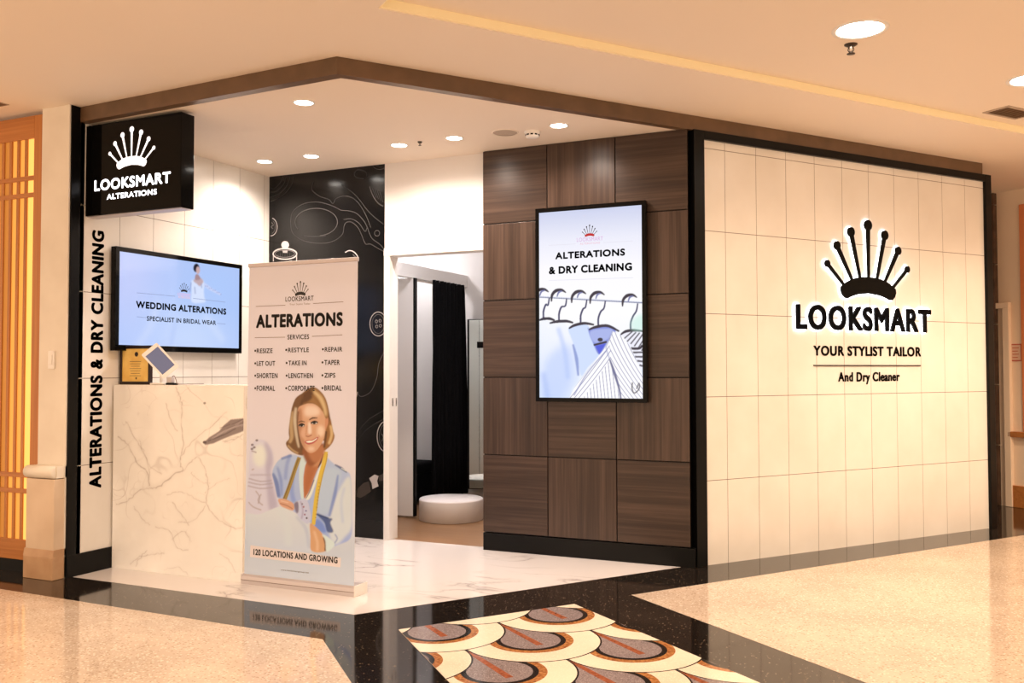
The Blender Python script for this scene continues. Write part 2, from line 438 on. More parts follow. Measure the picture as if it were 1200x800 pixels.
# ------------------------------------------------------------------ printed pictures
class Art:
    """Picture printed on a flat sheet: W x H colour cells over the rectangle (a0,b0)-(a1,b1) of plane P."""
    def __init__(s, P, a0, b0, a1, b1, W, H, off=0.0, alb=None, k=.84):
        s.k = k
        s.P, s.r, s.W, s.H, s.off = P, (a0, b0, a1, b1), W, H, off
        s.alb = alb; s.im = np.zeros((H, W, 3))
        s.X, s.Y = np.meshgrid(np.arange(W)+0.0, np.arange(H)+0.0)
    def col(s, c):
        L = lin(c)
        return L if s.alb is None else np.clip(L/lin(s.alb)*s.k, 0, .95)
    def g(s, u, v):
        a, b = s.P.px(u, v, s.off); a0, b0, a1, b1 = s.r
        return (a-a0)/(a1-a0)*(s.W-1), (b-b0)/(b1-b0)*(s.H-1)
    def fill(s, c): s.im[:] = s.col(c)
    def vgrad(s, stops):
        t = s.Y/(s.H-1); cs = np.array([s.col(c) for _, c in stops]); ps = [p for p, _ in stops]
        for k in range(3): s.im[:, :, k] = np.interp(t, ps, cs[:, k])
    def mix(s, mask, c, al=1.0):
        m = (mask*al)[:, :, None]; s.im = s.im*(1-m) + s.col(c)*m
    def glow(s, u, v, ru, c, al=1.0, rv=None):
        x, y = s.g(u, v); x2, _ = s.g(u+ru, v); _, y2 = s.g(u, v+(rv or ru))
        d = ((s.X-x)/(x2-x))**2 + ((s.Y-y)/(y2-y))**2
        s.mix(np.exp(-d), c, al)
    def blur(s, m, sg):
        if sg <= .2: return m
        k = int(3*sg+1); x = np.arange(-k, k+1); w = np.exp(-x*x/(2*sg*sg)); w /= w.sum()
        p = np.pad(m, k, mode='edge')
        p = sum(w[i]*p[i:i+m.shape[0], :] for i in range(2*k+1))
        return sum(w[i]*p[:, i:i+m.shape[1]] for i in range(2*k+1))
    def poly(s, pts, c, blur=.6, al=1.0, smooth=True, cv=None, c2=None):
        if cv: pts = [cv(p) for p in pts]
        if smooth and len(pts) > 3: pts = spline(pts, 5, True)
        q = np.array([s.g(*p) for p in pts]); acc = np.zeros((s.H, s.W))
        y0, y1 = int(max(0, q[:, 1].min()-2)), int(min(s.H, q[:, 1].max()+3)); x0, x1 = int(max(0, q[:, 0].min()-2)), int(min(s.W, q[:, 0].max()+3))
        if y1 <= y0 or x1 <= x0: return
        for ox in (-.25, .25):
            for oy in (-.25, .25):
                X = s.X[y0:y1, x0:x1]+ox; Y = s.Y[y0:y1, x0:x1]+oy; ins = np.zeros(X.shape, bool)
                for i in range(len(q)):
                    (xa, ya), (xb, yb) = q[i-1], q[i]
                    if ya == yb: continue
                    cnd = ((ya > Y) != (yb > Y)) & (X < (xb-xa)*(Y-ya)/(yb-ya)+xa); ins ^= cnd
                acc[y0:y1, x0:x1] += ins*.25
        acc = s.blur(acc, blur)
        if c2 is None: s.mix(acc, c, al)
        else:
            t = np.clip((s.Y-q[:, 1].min())/(np.ptp(q[:, 1])+1e-6), 0, 1)[:, :, None]   # c at bottom, c2 at top
            m = (acc*al)[:, :, None]; s.im = s.im*(1-m) + (s.col(c)*(1-t)+s.col(c2)*t)*m
    def line(s, pts, wd, c, blur=.5, al=1.0, cv=None, smooth=True):
        """Stroke, wd in photo pixels (may be a list per given point)."""
        if cv: pts = [cv(p) for p in pts]
        wl = list(wd) if isinstance(wd, (list, tuple)) else [wd]*len(pts)
        if smooth and len(pts) > 2:
            n = 5; pp = spline(pts, n); wl = list(np.interp(np.arange(len(pp))/n, np.arange(len(pts)), wl)); pts = pp
        L, R = [], []; pts = [np.array(p, float) for p in pts]
        for i in range(len(pts)):
            t = pts[min(i+1, len(pts)-1)]-pts[max(i-1, 0)]; t /= np.linalg.norm(t)+1e-9; q = np.array([-t[1], t[0]])*wl[i]/2
            L.append(pts[i]+q); R.append(pts[i]-q)
        s.poly(L+R[::-1], c, blur, al, smooth=False)
    def mesh(s, name, m, parent=None, c=0.0, gap=None):
        a0, b0, a1, b1 = s.r; W, H = s.W, s.H
        A = np.linspace(a0, a1, W); B = np.linspace(b0, b1, H); AA, BB = np.meshgrid(A, B)
        V = s.P.o + AA[..., None]*s.P.u + BB[..., None]*s.P.v + c*s.P.n
        o0 = parent_world(parent) if parent is not None else np.zeros(3)
        V = V.reshape(-1, 3)-o0
        i = np.arange((W-1)*(H-1)); r, k = i//(W-1), i % (W-1); v0 = r*W+k
        F = np.stack([v0, v0+1, v0+W+1, v0+W], 1)
        me = bpy.data.meshes.new(name); me.vertices.add(len(V)); me.vertices.foreach_set('co', V.ravel().astype(np.float32))
        me.loops.add(F.size); me.loops.foreach_set('vertex_index', F.ravel().astype(np.int32))
        me.polygons.add(len(F)); me.polygons.foreach_set('loop_start', (np.arange(len(F))*4).astype(np.int32))
        at = me.attributes.new('print', 'FLOAT_COLOR', 'POINT')
        at.data.foreach_set('color', np.concatenate([s.im.reshape(-1, 3), np.ones((W*H, 1))], 1).ravel().astype(np.float32))
        me.materials.append(m); me.update(calc_edges=True)
        ob = bpy.data.objects.new(name, me); C.objects.link(ob)
        if parent is not None: ob.parent = parent
        return ob

# ================================================================== SETTING
# ---- floors
def xy(p): return (p[0], p[1])
fl = MB(); fl.box(FLOOR, -3, 10, -5.6, 10, -.1, 0, MT['granite']); struct(fl, 'floor')
mf = MB(); mf.prism(FLOOR, [(0.02, .045), (2.316, .014), (3.74, 2.076), (3.74, 2.14), (.02, 2.14)], -.02, .001, MT['marble_floor']); struct(mf, 'marble_floor')
ta = MB(); ta.prism(FLOOR, [(-2.99, -5.59), (7.75, -5.59), (2.963, -.959), (2.443, -.461), (-.114, -.392), (-2.99, -.31)], -.02, .001, MT['terrazzo']); struct(ta, 'terrazzo_floor')
tb = MB(); tb.prism(FLOOR, [(3.626, 1.102), (9.52, -3.52), (9.99, -3.5), (9.99, 9.93)], -.02, .001, MT['terrazzo']); struct(tb, 'terrazzo_floor')
tfm = MB(); tfm.box(FLOOR, -1.2, 2.6, 2.125, 5.3, -.02, .0012, MT['timber_floor']); struct(tfm, 'timber_floor')
# mosaic of overlapping scales
mq = [(2.712, -.151), (3.363, -.779), (5.35, -2.69), (5.9, -1.20), (3.383, .742)]
def clip(pts, cl):
    n = len(cl)
    for i in range(n):
        (ax, ay), (bx, by) = cl[i], cl[(i+1) % n]; out = []
        sd = lambda p: (bx-ax)*(p[1]-ay)-(by-ay)*(p[0]-ax)
        for j in range(len(pts)):
            p, q = pts[j-1], pts[j]; sp, sq = sd(p), sd(q)
            if (sp >= 0) != (sq >= 0):
                t = sp/(sp-sq); out.append((p[0]+t*(q[0]-p[0]), p[1]+t*(q[1]-p[1])))
            if sq >= 0: out.append(q)
        pts = out
        if len(pts) < 3: return []
    return pts
ms = MB(); ms.prism(FLOOR, mq, -.02, .0012, MT['mosaic_cream'])
md = np.array([.792, -.611]); me_ = np.array([.611, .792]); R = .367; O = np.array([3.435, -.035]); zl = [.0012]
def scale_layer(pts, m):
    q = clip([tuple(p) for p in pts], mq)
    if q: ms.poly(FLOOR, q, zl[0], MT[m])
    
for j in range(7, -6, -1):
    cs = [O + md*R*j + me_*R*(2*i+(j % 2)) for i in range(-5, 6)]
    def lay(r, m):
        zl[0] += .00003
        for c in cs: scale_layer([c + r*np.array([math.cos(t), math.sin(t)]) for t in np.arange(64)*math.pi/32], m)
    lay(R, 'mosaic_black'); lay(R-.009, 'mosaic_cream'); lay(.222, 'mosaic_orange'); lay(.182, 'mosaic_black'); lay(.155, 'mosaic_grey')
    zl[0] += .00003
    for c in cs:
        scale_layer([c-md*.37-me_*.10, c-md*.37+me_*.10, c+me_*.13-md*.05, c-me_*.13-md*.05][::-1], 'mosaic_grey')
    zl[0] += .00003
    for c in cs:
        scale_layer([c-md*.34-me_*.014, c-md*.34+me_*.014, c+me_*.02+md*.10, c-me_*.02+md*.10][::-1], 'mosaic_red')
struct(ms, 'mosaic_floor')

# ---- ceilings (coordinates along e / n from the bulkhead corner)
CE = Plane(BC+Z*HM, EU, EN)       # a along the right-hand shopfront, b out into the mall; normal points down
def en(x, y): d = np.array([x, y, 0])-BC; return (float(d @ EU), float(d @ EN))
g0 = en(2.826, -.545)
ce = MB()
ce.prism(CE, [(-6, -9), (9.5, -9), (9.5, g0[1]), (g0[0], g0[1]), (g0[0], 7), (-6, 7)], -.25, 0, MT['paint'])   # main soffit
ce.prism(CE, [(g0[0]-.1, g0[1]-.1), (9.5, g0[1]-.1), (9.5, 7), (g0[0]-.1, 7)], -.3, -.055, MT['paint'])               # raised coffer
struct(ce, 'ceiling')
cv = MB()
cv.box(CE, g0[0], 9, g0[1], g0[1]+.012, -.0545, -.006, MT['cove'])
cv.box(CE, g0[0], g0[0]+.012, g0[1]+.012, 8, -.0545, -.006, MT['cove'])
tag(cv.build('cove_glow'), 'thin yellow face of the step in the mall ceiling, glowing to look cove-lit', 'ceiling light')
sc_ = MB()
sc_.prism(FLOOR, [(-.02, .085), (2.225, 0), (3.80, 2.085), (3.80, 2.14), (-.02, 2.14)], HS, HS+.03, MT['paint']); struct(sc_, 'ceiling_shop')
bh = MB()
bh.prism(FLOOR, [(-.05, .070), (.012, .068), (2.222, -.045), (5.775, 4.665), (5.72, 4.70), (2.20, .03), (-.05, .13)], HS-.004, HM-.0005, MT['brown']); struct(bh, 'trim_bulkhead')

# ---- left tiled wall
def tiled(P, a0, a1, b0, b1, aj, bj, name, gap=.0022, th=.012):
    mb = MB(); mb.box(P, a0, a1, b0, b1, -.10, -.002, MT['joint'])
    A = sorted({a0, a1, *[x for x in aj if a0+.01 < x < a1-.01]}); B = sorted({b0, b1, *[x for x in bj if b0+.01 < x < b1-.01]})
    for i in range(len(A)-1):
        for k in range(len(B)-1):
            ga, gb = (gap if A[i] > a0 else 0), (gap if B[k] > b0 else 0)
            ha, hb = (gap if A[i+1] < a1 else 0), (gap if B[k+1] < b1 else 0)
            mb.box(P, A[i]+ga, A[i+1]-ha, B[k]+gb, B[k+1]-hb, -.002, 0, MT['tile'])
    return struct(mb, name)
tiled(LEFT, .072, D, .14, HS, [.1108+.3167*k for k in range(8)][1:], [.145, .745, 1.345, 1.945, 2.545], 'wall_left')
bl = MB(); bl.box(LEFT, .005, .40, 0, .142, 0, .012, MT['black']); bl.box(LEFT, .005, .40, .142, .147, 0, .012, MT['black']); struct(bl, 'baseboard_left')
fp = MB(); fp.box(LEFT, 0, .078, .0, HM-.002, -.10, .010, MT['black'], .002); struct(fp, 'trim_left')

# ---- column, timber screen side
cl = MB()
cl.box(FRONT, -.268, 0, 0, HM, -.12, .012, MT['cream'], .003)
cl.box(FRONT, -.272, -.004, .19, .67, -.06, .092, MT['tan'], .004)
cl.box(FRONT, -.282, .0, 0, .15, -.06, .102, MT['travertine'], .004)
cl.prism(Plane((-.282, 0, 0), (0, -1, 0), Z), [(-.06, .15), (.102, .15), (.092, .20), (-.06, .20)], 0, -.282, MT['travertine'])
cl.lathe((-.282, -.075, .715), [(.0, 0), (.032, 0), (.042, .006), (.042, .268), (.032, .274), (0, .274)], MT['cream'], ax=0)
cl.box(FRONT, -.276, .0, .676, .755, -.06, .075, MT['cream'])
struct(cl, 'column')
wn_ = MB(); wn_.box(FRONT, -3, -1.345, 0, HM, -.12, .004, MT['cream']); struct(wn_, 'wall_neighbour')

# ---- back wall: mural part, door wall, veneered part
wb = MB(); wb.box(BACK, -.1, 1.205, 0, HS, -.1, 0, MT['mural']); struct(wb, 'wall_back')
wd = MB(); wd.box(BACK, 1.205, 3.70, 2.372, HS, -.12, 0, MT['white']); wd.box(BACK, 2.20, 3.70, 0, 2.372, -.12, -.02, MT['white']); struct(wd, 'wall_door')
dr = MB()
dr.box(BACK, 1.205, 1.262, 0, 2.372, -.12, .012, MT['white'], .003)           # left casing
dr.box(BACK, 1.205, 2.2, 2.345, 2.385, -.12, .016, MT['white'], .003)        # head casing
dr.box(BACK, 1.2, 2.2, 2.372, 2.41, -.06, .006, MT['white'], .003)
dr.box(BACK, 2.15, 2.2, 0, 2.35, -.12, -.0, MT['white'])
door1 = struct(dr, 'door_1')
lt = MB()
JP = Plane((1.262, D, 0), (0, 1, 0), Z)
lt.box(JP, .03, .045, 1.10, 1.165, 0, .003, MT['steel']); lt.box(JP, .085, .10, 1.10, 1.165, 0, .003, MT['steel'])
lt.box(JP, .034, .041, 1.115, 1.15, .003, .0034, MT['black']); lt.box(JP, .089, .096, 1.115, 1.15, .003, .0034, MT['black'])
tag(lt.build('door_latch', door1), 'steel latch plates in the white jamb')
WX, WW = 2.145, .544
wp = MB(); wp.box(BACK, WX+.004, WX+3*WW-.004, .14, HS, .0, .042, MT['black'])
rows = [.14, .74, 1.34, 1.94, 2.54, HS]
for i in range(3):
    for k in range(5):
        wp.box(BACK, WX+WW*i+(.004 if i else 0), WX+WW*(i+1)-.004, rows[k]+.004, rows[k+1]-.004, .042, .052, MT['wood_h' if (i+k) % 2 == 0 else 'wood_v'], .0015)
struct(wp, 'wall_veneer')
bb = MB(); bb.box(BACK, WX, WX+3*WW+.03, 0, .135, 0, .056, MT['black'], .002); struct(bb, 'baseboard_back')

# ---- right tiled wall in its black frame
tiled(RIGHT, -.002, 3.20, 0.0, 3.062, [.2109+.3029*k for k in range(11)], [.6, 1.2, 1.8, 2.4, 3.0], 'wall_right')
fr = MB()
fr.box(RIGHT, -.095, .0, 0, HS, -.10, .025, MT['black'], .002)
fr.box(RIGHT, 0, 3.19, 3.058, HS, -.10, .025, MT['black'], .002)
fr.box(RIGHT, 3.19, 3.268, 0, HS, -.10, .028, MT['black'], .003)
struct(fr, 'trim_right')
# return of brown stone behind the right frame, then the cream service wall
bs = MB()
SW = Plane(np.array([5.957, 6.311, 0]), EN, -np.cross(EN, -Z)*0+Z)    # service wall, seen face on
sw = MB(); sw.box(SW, -1.0, 2.6, 0, HM, -.1, 0, MT['peach']); struct(sw, 'wall_service')
for k in range(6): bs.box(SW, -1.0, SW.px(1171, 400)[0], .002+.62*k, min(HM, .615+.62*k), .001, .06, MT['brownstone'], .003)
struct(bs, 'wall_pilaster')

# ---- fitting room behind the doorway
fr_ = MB()
fr_.box(FRONT, -1.2, 2.6, 0, 3.1, -4.35, -4.25, MT['white'])                 # end wall at y = 4.25
fr_.box(FRONT, -1.2, 2.6, 0.001, .12, -4.25, -4.238, MT['white'], .002)
struct(fr_, 'wall_fitting_end')
ff_ = MB(); ff_.box(BACK, -.3, 1.2, 0, 3.0, -.13, -.105, MT['white']); struct(ff_, 'wall_fitting_front')
fl_ = MB(); fl_.box(LEFT, 2.18, 4.25, 0, 3.1, -.30, -.2, MT['white']); struct(fl_, 'wall_fitting_left')
frr = MB(); frr.box(LEFT, 2.18, 4.25, 0, 3.1, 2.55, 2.65, MT['white']); struct(frr, 'wall_fitting_right')
fc = MB(); fc.box(FLOOR, -.3, 2.65, 2.2, 4.35, 2.98, 3.05, MT['white']); struct(fc, 'ceiling_fitting')
hd = MB(); hd.box(LEFT, 2.2, 4.25, 2.275, 2.40, .80, .862, MT['white'], .003); struct(hd, 'trim_header')
pt_ = MB(); pt_.box(FRONT, -.2, .865, .02, 2.275, -3.16, -3.12, MT['white'], .002); pt_.box(FRONT, .865, .882, .02, 2.275, -3.162, -3.118, MT['black']); struct(pt_, 'wall_cubicle')
FITL = bpy.data.lights.new('fitting_room_light', 'AREA'); FITL.shape = 'DISK'; FITL.size = .3; FITL.energy = FIT_W; FITL.color = FIT_COL

# ================================================================== LIGHT FITTINGS
def downlight(label, x, y, z, r, watts, col, group, first=None, spot=2.75):
    t = thing('downlight', label, 'ceiling light', (x, y, z), group)
    m = MB(); m.lathe((x, y, z), [(r*1.16, 0), (r*1.15, -.004), (r, -.006), (r*.94, -.0015), (r*.94, .0)], MT['plastic'], cap=False); m.build('trim_ring', t)
    m = MB(); m.lathe((x, y, z), [(r*.96, -.001), (r*.8, -.003), (r*.4, -.0045), (.001, -.005)], MT['lens'], cap=False); m.build('lens', t)
    ld = bpy.data.lights.new('downlight_beam', 'SPOT'); ld.energy = watts; ld.color = col; ld.spot_size = spot; ld.spot_blend = .9; ld.shadow_soft_size = r*.8
    lo = bpy.data.objects.new('downlight_beam', ld); C.objects.link(lo); lo.parent = t; lo.location = (0, 0, -.03)
    return t
ROW = 'small round downlights in the shop ceiling'
for lab, x, y in [('small round downlight alone near the ceiling corner, in front of the rest', 1.688, .35),
                  ('small round downlight closest to the white tiled side wall', .36, 1.576),
                  ('small round downlight over the chalk-drawn black wall, second from the tiled side wall', .821, 1.585),
                  ('small round downlight between the black wall and the dark sprinkler head', 1.654, 1.572),
                  ('small round downlight above the doorway, between sprinkler head and flush speaker', 2.138, 1.56),
                  ('small round downlight beside the smoke detector, above the dark veneer wall', 2.972, 1.56)]:
    downlight(lab, x, y, HS, .060, SHOP_W, SHOP_COL, ROW)
downlight('large round downlight in the mall ceiling beside a sprinkler head', 5.009, .94, HM-.0+.055, .13, MALL_W, MALL_COL, 'large mall downlights')
downlight('large round downlight cut by the right edge, near the air vent', 5.96, 2.345, HM+.055, .13, MALL_W, MALL_COL, 'large mall downlights')
for x, y in [(3.2, -2.2), (6.5, -1.5), (7.6, 2.2), (0.6, -2.4), (5.0, -4.0), (7.0, 3.6), (1.8, -3.2)]:      # added unseen spots that brighten the mall ceiling, the counter and the corridor
    ld = bpy.data.lights.new('mall_fill_spot', 'SPOT'); ld.energy = MALL_W*(1.5 if y > 3 else 1); ld.color = MALL_COL; ld.spot_size = 2.5; ld.spot_blend = .8; ld.shadow_soft_size = .12
    lo = bpy.data.objects.new('mall_fill_spot', ld); C.objects.link(lo); lo.location = (x, y, HM-.03)
for x, y in [(1.55, 2.5), (.35, 3.65)]:
    lo = bpy.data.objects.new('fitting_room_light', FITL); C.objects.link(lo); lo.location = (x, y, 2.95)

def sprinkler(label, x, y, z, s=1.0):
    t = thing('sprinkler_head', label, 'sprinkler', (x, y, z), 'ceiling sprinkler heads')
    m = MB(); m.lathe((x, y, z), [(.034*s, 0), (.033*s, -.004), (.02*s, -.012), (.012*s, -.014)], MT['darkmetal']); m.build('escutcheon', t)
    m = MB(); m.lathe((x, y, z), [(.010*s, -.010), (.009*s, -.035*s), (.004*s, -.042*s)], MT['steel'], n=16); m.build('nozzle', t)
    m = MB()
    m.lathe((x, y, z-.048*s), [(.004*s, 0), (.021*s, -.001), (.021*s, -.004), (.004*s, -.006)], MT['darkmetal'], n=20)
    for sgn in (-1, 1): m.tube([(x+sgn*.011*s, y, z-.014*s), (x+sgn*.015*s, y, z-.03*s), (x+sgn*.004*s, y, z-.047*s)], .0025*s, MT['darkmetal'])
    m.build('deflector', t)
sprinkler('dark sprinkler head between two downlights in the shop ceiling', 1.85, 1.55, HS, .55)
sprinkler('small sprinkler head hanging below the large mall downlight', 4.943, 1.17, HM+.055, 1.1)
t = thing('ceiling_speaker', 'flat round tan speaker grille flush in the shop ceiling', 'speaker', (2.549, 1.573, HS))
m = MB(); m.lathe((2.549, 1.573, HS), [(.098, 0), (.096, -.004), (.088, -.005)], MT['paint'], cap=False); m.build('rim', t)
m = MB(); m.lathe((2.549, 1.573, HS), [(.088, -.003), (.05, -.005), (.001, -.006)], MT['grill'], cap=False); m.build('grille', t)
t = thing('smoke_detector', 'white domed smoke detector on the shop ceiling', 'smoke detector', (2.738, 1.634, HS))
m = MB(); m.lathe((2.738, 1.634, HS), [(.058, 0), (.058, -.012), (.054, -.016)], MT['plastic']); m.build('base', t)
m = MB(); m.lathe((2.738, 1.634, HS), [(.050, -.016), (.050, -.036), (.044, -.044), (.025, -.050), (.001, -.051)], MT['plastic'], cap=False)
for k in range(10):
    a = k*math.pi/5; q = Plane((2.738, 1.634, HS), (-math.sin(a), math.cos(a), 0), Z)
    m.box(q, -.010, .010, -.034, -.024, .049, .0515, MT['black'])
m.build('dome', t)
t = thing('air_vent', 'slatted air vent in the mall ceiling at the right edge', 'air vent', (5.9, 3.16, HM+.055))
VP = Plane(np.array([5.9, 3.16, HM+.055]), EU, EN)
m = MB(); 
for a0, a1, b0, b1 in [(-.19, .19, -.10, -.08), (-.19, .19, .08, .10), (-.19, -.17, -.08, .08), (.17, .19, -.08, .08)]: m.box(VP, a0, a1, b0, b1, 0, .008, MT['grill'], .001)
m.build('frame', t)
m = MB(); m.box(VP, -.17, .17, -.08, .08, -.0, .0015, MT['black']); m.build('backing', t)
for k in range(7):
    m = MB(); m.box(VP, -.17, .17, -.074+.023*k, -.062+.023*k, .002, .007, MT['brown']); m.build('slat', t)
t = thing('ceiling_hatch', 'tiny dark grille in the mall ceiling above the timber screen', 'air vent', (-.44, -.23, HM))
m = MB(); m.box(Plane((-.44, -.23, HM), (1, 0, 0), (0, -1, 0)), -.09, .06, -.05, .05, 0, .004, MT['grill'], .001); m.build('frame', t)
m = MB(); m.box(Plane((-.44, -.23, HM), (1, 0, 0), (0, -1, 0)), -.08, .05, -.04, .04, .004, .0055, MT['brown']); m.build('grille', t)

# ================================================================== TIMBER SCREEN at the left edge
t = thing('timber_screen', 'honey timber slatted screen glowing amber, at the left edge beside the cream column', 'screen', (-.75, 0, 0))
x0s, x1s = -1.25, -.27
m = MB()
m.box(FRONT, -.365, x1s, .085, 3.19, -.06, -.002, MT['oak_v'], .003)
m.box(FRONT, x0s, -.365, 3.03, 3.19, -.06, -.002, MT['oak_h'], .003)
m.box(FRONT, x0s, -.365, .085, .225, -.06, -.002, MT['oak_h'], .003)
m.box(FRONT, x0s-.09, x0s, .085, 3.19, -.06, -.002, MT['oak_v'], .003)
m.build('frame', t)
m = MB(); m.box(FRONT, x0s-.09, x1s, 0, .085, -.06, -.012, MT['black']); m.build('plinth', t)
for xa, xb, k in ((-.437, -.365, 'amber'), (-.595, -.437, 'amber_mid'), (x0s, -.595, 'amber_low')):  # glow dims leftward, standing in for shade on the curved backing
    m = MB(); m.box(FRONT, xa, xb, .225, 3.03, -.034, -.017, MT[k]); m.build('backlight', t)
for k in range(12):
    xx = -.437-.079*k
    m = MB(); m.box(FRONT, xx-.027, xx, .225, 3.03, -.0165, -.006, MT['oak_v'], .002); m.build('slat', t)
for z in (2.735, 2.615, .655, .545):
    m = MB(); m.box(FRONT, x0s, -.365, z, z+.032, -.0165, -.003, MT['oak_h'], .002); m.build('crossrail', t)
t = thing('wall_switch', 'small white switch plate on the cream column', 'switch', (-.12, -.012, 1.47))
m = MB(); m.box(FRONT, -.165, -.105, 1.41, 1.535, .012, .024, MT['plastic'], .003); m.build('plate', t)
m = MB(); m.box(FRONT, -.148, -.122, 1.44, 1.505, .024, .029, MT['plastic'], .002); m.build('rocker', t)

# ================================================================== BLADE SIGN
ys = .125
BS = Plane((0, ys, 0), (1, 0, 0), Z)
a0, b1 = BS.px(101, 148); a1, _ = BS.px(212.5, 132); _, b0 = BS.px(215, 242)
t = thing('blade_sign', 'black illuminated box sign with white crown projecting from the left wall below the bulkhead', 'sign', (a0, ys, b0))
m = MB(); m.box(BS, a0, a1, b0, b1, -.12, 0, MT['gblack'], .004); m.build('case', t)
m = MB(); m.box(BS, a0+.004, a1-.004, b0-.006, b0, -.105, -.012, MT['silver'], .002); m.box(BS, .0, a0, b0+.1, b1-.1, -.09, -.03, MT['darkmetal']); m.build('edge_strip', t)
zz = lambda p: (p[0]*.25, 100+p[1]*.25)
ca, cb = BS.px(*zz((617, 368))); ca2, _ = BS.px(*zz((722, 300))); _, ct = BS.px(*zz((619, 200)))
m = MB(); s = (ca2-ca)/.463; sy = (ct-cb)/.558; crown(m, BS, ca, cb-.02*s, s, .002, MT['litwhite'], sy=sy, thick=1.05); m.build('crown_emblem', t)
m = MB(); ptext(m, BS, 'LOOKSMART', zz((442, 497)), zz((800, 402)), .002, MT['litwhite'], .034); m.build('name_lettering', t)
m = MB(); ptext(m, BS, 'ALTERATIONS', zz((500, 536)), zz((735, 484)), .002, MT['litwhite'], .03); m.build('trade_lettering', t)

# ================================================================== VERTICAL LETTERING on the left wall
VL = Plane((0, 0, 0), Z, (0, -1, 0))
t = thing('vertical_lettering', 'black bold capitals running up the white tiles beside the left frame', 'lettering', (.003, .235, .575))
lo_, hi_ = .575, 2.386
full = 'ALTERATIONS & DRY CLEANING'
def span(i, j):
    v = glyphs(full)[0]; W0, W1 = v[:, 0].min(), v[:, 0].max()
    e = glyphs(full[:j])[0][:, 0].max(); 
    wv = glyphs(full[i:j])[0]; wid = wv[:, 0].max()-wv[:, 0].min()
    k = (hi_-lo_)/(W1-W0); return lo_+(e-wid-W0)*k, lo_+(e-W0)*k
for i, j in ((0, 11), (12, 13), (14, 17), (18, 26)):
    m = MB(); p0, p1 = span(i, j); text(m, VL, full[i:j], p0, -.289, p1, -.184, .0015, MT['vinyl'], .045); m.build('word', t)

# ================================================================== WALL LOGO on the right wall
t = thing('logo_sign', 'large black crown and name letters with white halo glow on the right tiled wall', 'sign', tuple(RIGHT.p(1.66, 1.95, .0)))
CA, CB, CS = 1.69, 2.0, 1.0
st, dp = .013, .013
m = MB(); crown_band(m, RIGHT, CA, CB, CS, st, MT['letter_dark'], dp); bnd = m.build('crown_band', t)
m = MB(); crown_band(m, RIGHT, CA, CB, CS, .007, MT['halo'], .005, grow=.005); m.build('halo', bnd)
for k in range(7):
    m = MB(); crown_pin(m, RIGHT, CA, CB, CS, k, st, MT['letter_dark'], dp); pn = m.build('crown_pin', t)
    m = MB(); crown_pin(m, RIGHT, CA, CB, CS, k, .007, MT['halo'], .005, grow=.005); m.build('halo', pn)
for k in range(9):
    m = MB(); text(m, RIGHT, 'LOOKSMART', .885, 1.70, 2.438, 1.90, st, MT['letter_blue'], .04, dp, only=k, cond=.9); lt_ = m.build('letter', t)
    m = MB(); text(m, RIGHT, 'LOOKSMART', .885, 1.70, 2.438, 1.90, .007, MT['halo'], .04, .005, only=k, grow=.005, cond=.9); m.build('halo', lt_)
t = thing('tagline_lettering', 'raised dark capitals YOUR STYLIST TAILOR below the large name letters', 'lettering', tuple(RIGHT.p(1.7, 1.5)))
for wd_, i, j in (('YOUR', 0, 4), ('STYLIST', 5, 12), ('TAILOR', 13, 19)):
    full2 = 'YOUR STYLIST TAILOR'; v = glyphs(full2)[0]; k = (2.329-1.085)/(v[:, 0].max()-v[:, 0].min()); e = glyphs(full2[:j])[0][:, 0].max(); wv = glyphs(wd_)[0]; wid = np.ptp(wv[:, 0])
    m = MB(); text(m, RIGHT, wd_, 1.085+(e-wid-v[:, 0].min())*k, 1.502, 1.085+(e-v[:, 0].min())*k, 1.582, .001, MT['letter_dark'], .034, .004); m.build('word', t)
m = MB(); m.box(RIGHT, 1.083, 2.317, 1.423, 1.431, .001, .009, MT['letter_dark'])
tag(m.build('underline_bar'), 'thin dark horizontal bar between the two lines of lettering', 'sign trim')
t = thing('trade_lettering', 'small dark raised words And Dry Cleaner under the thin bar', 'lettering', tuple(RIGHT.p(1.7, 1.29)))
for wd_, i, j, de in (('And', 0, 3, 0), ('Dry', 4, 7, 1), ('Cleaner', 8, 15, 0)):
    full2 = 'And Dry Cleaner'; v = glyphs(full2)[0]; k = (2.061-1.351)/(v[:, 0].max()-v[:, 0].min()); e = glyphs(full2[:j])[0][:, 0].max(); wv = glyphs(wd_)[0]; wid = np.ptp(wv[:, 0])
    ky = .10/np.ptp(v[:, 1]); b_ = 1.275; 
    m = MB(); text(m, RIGHT, wd_, 1.351+(e-wid-v[:, 0].min())*k, b_+(wv[:, 1].min()-v[:, 1].min())*ky, 1.351+(e-v[:, 0].min())*k, b_+(wv[:, 1].max()-v[:, 1].min())*ky, .001, MT['letter_dark'], .03, .004); m.build('word', t)

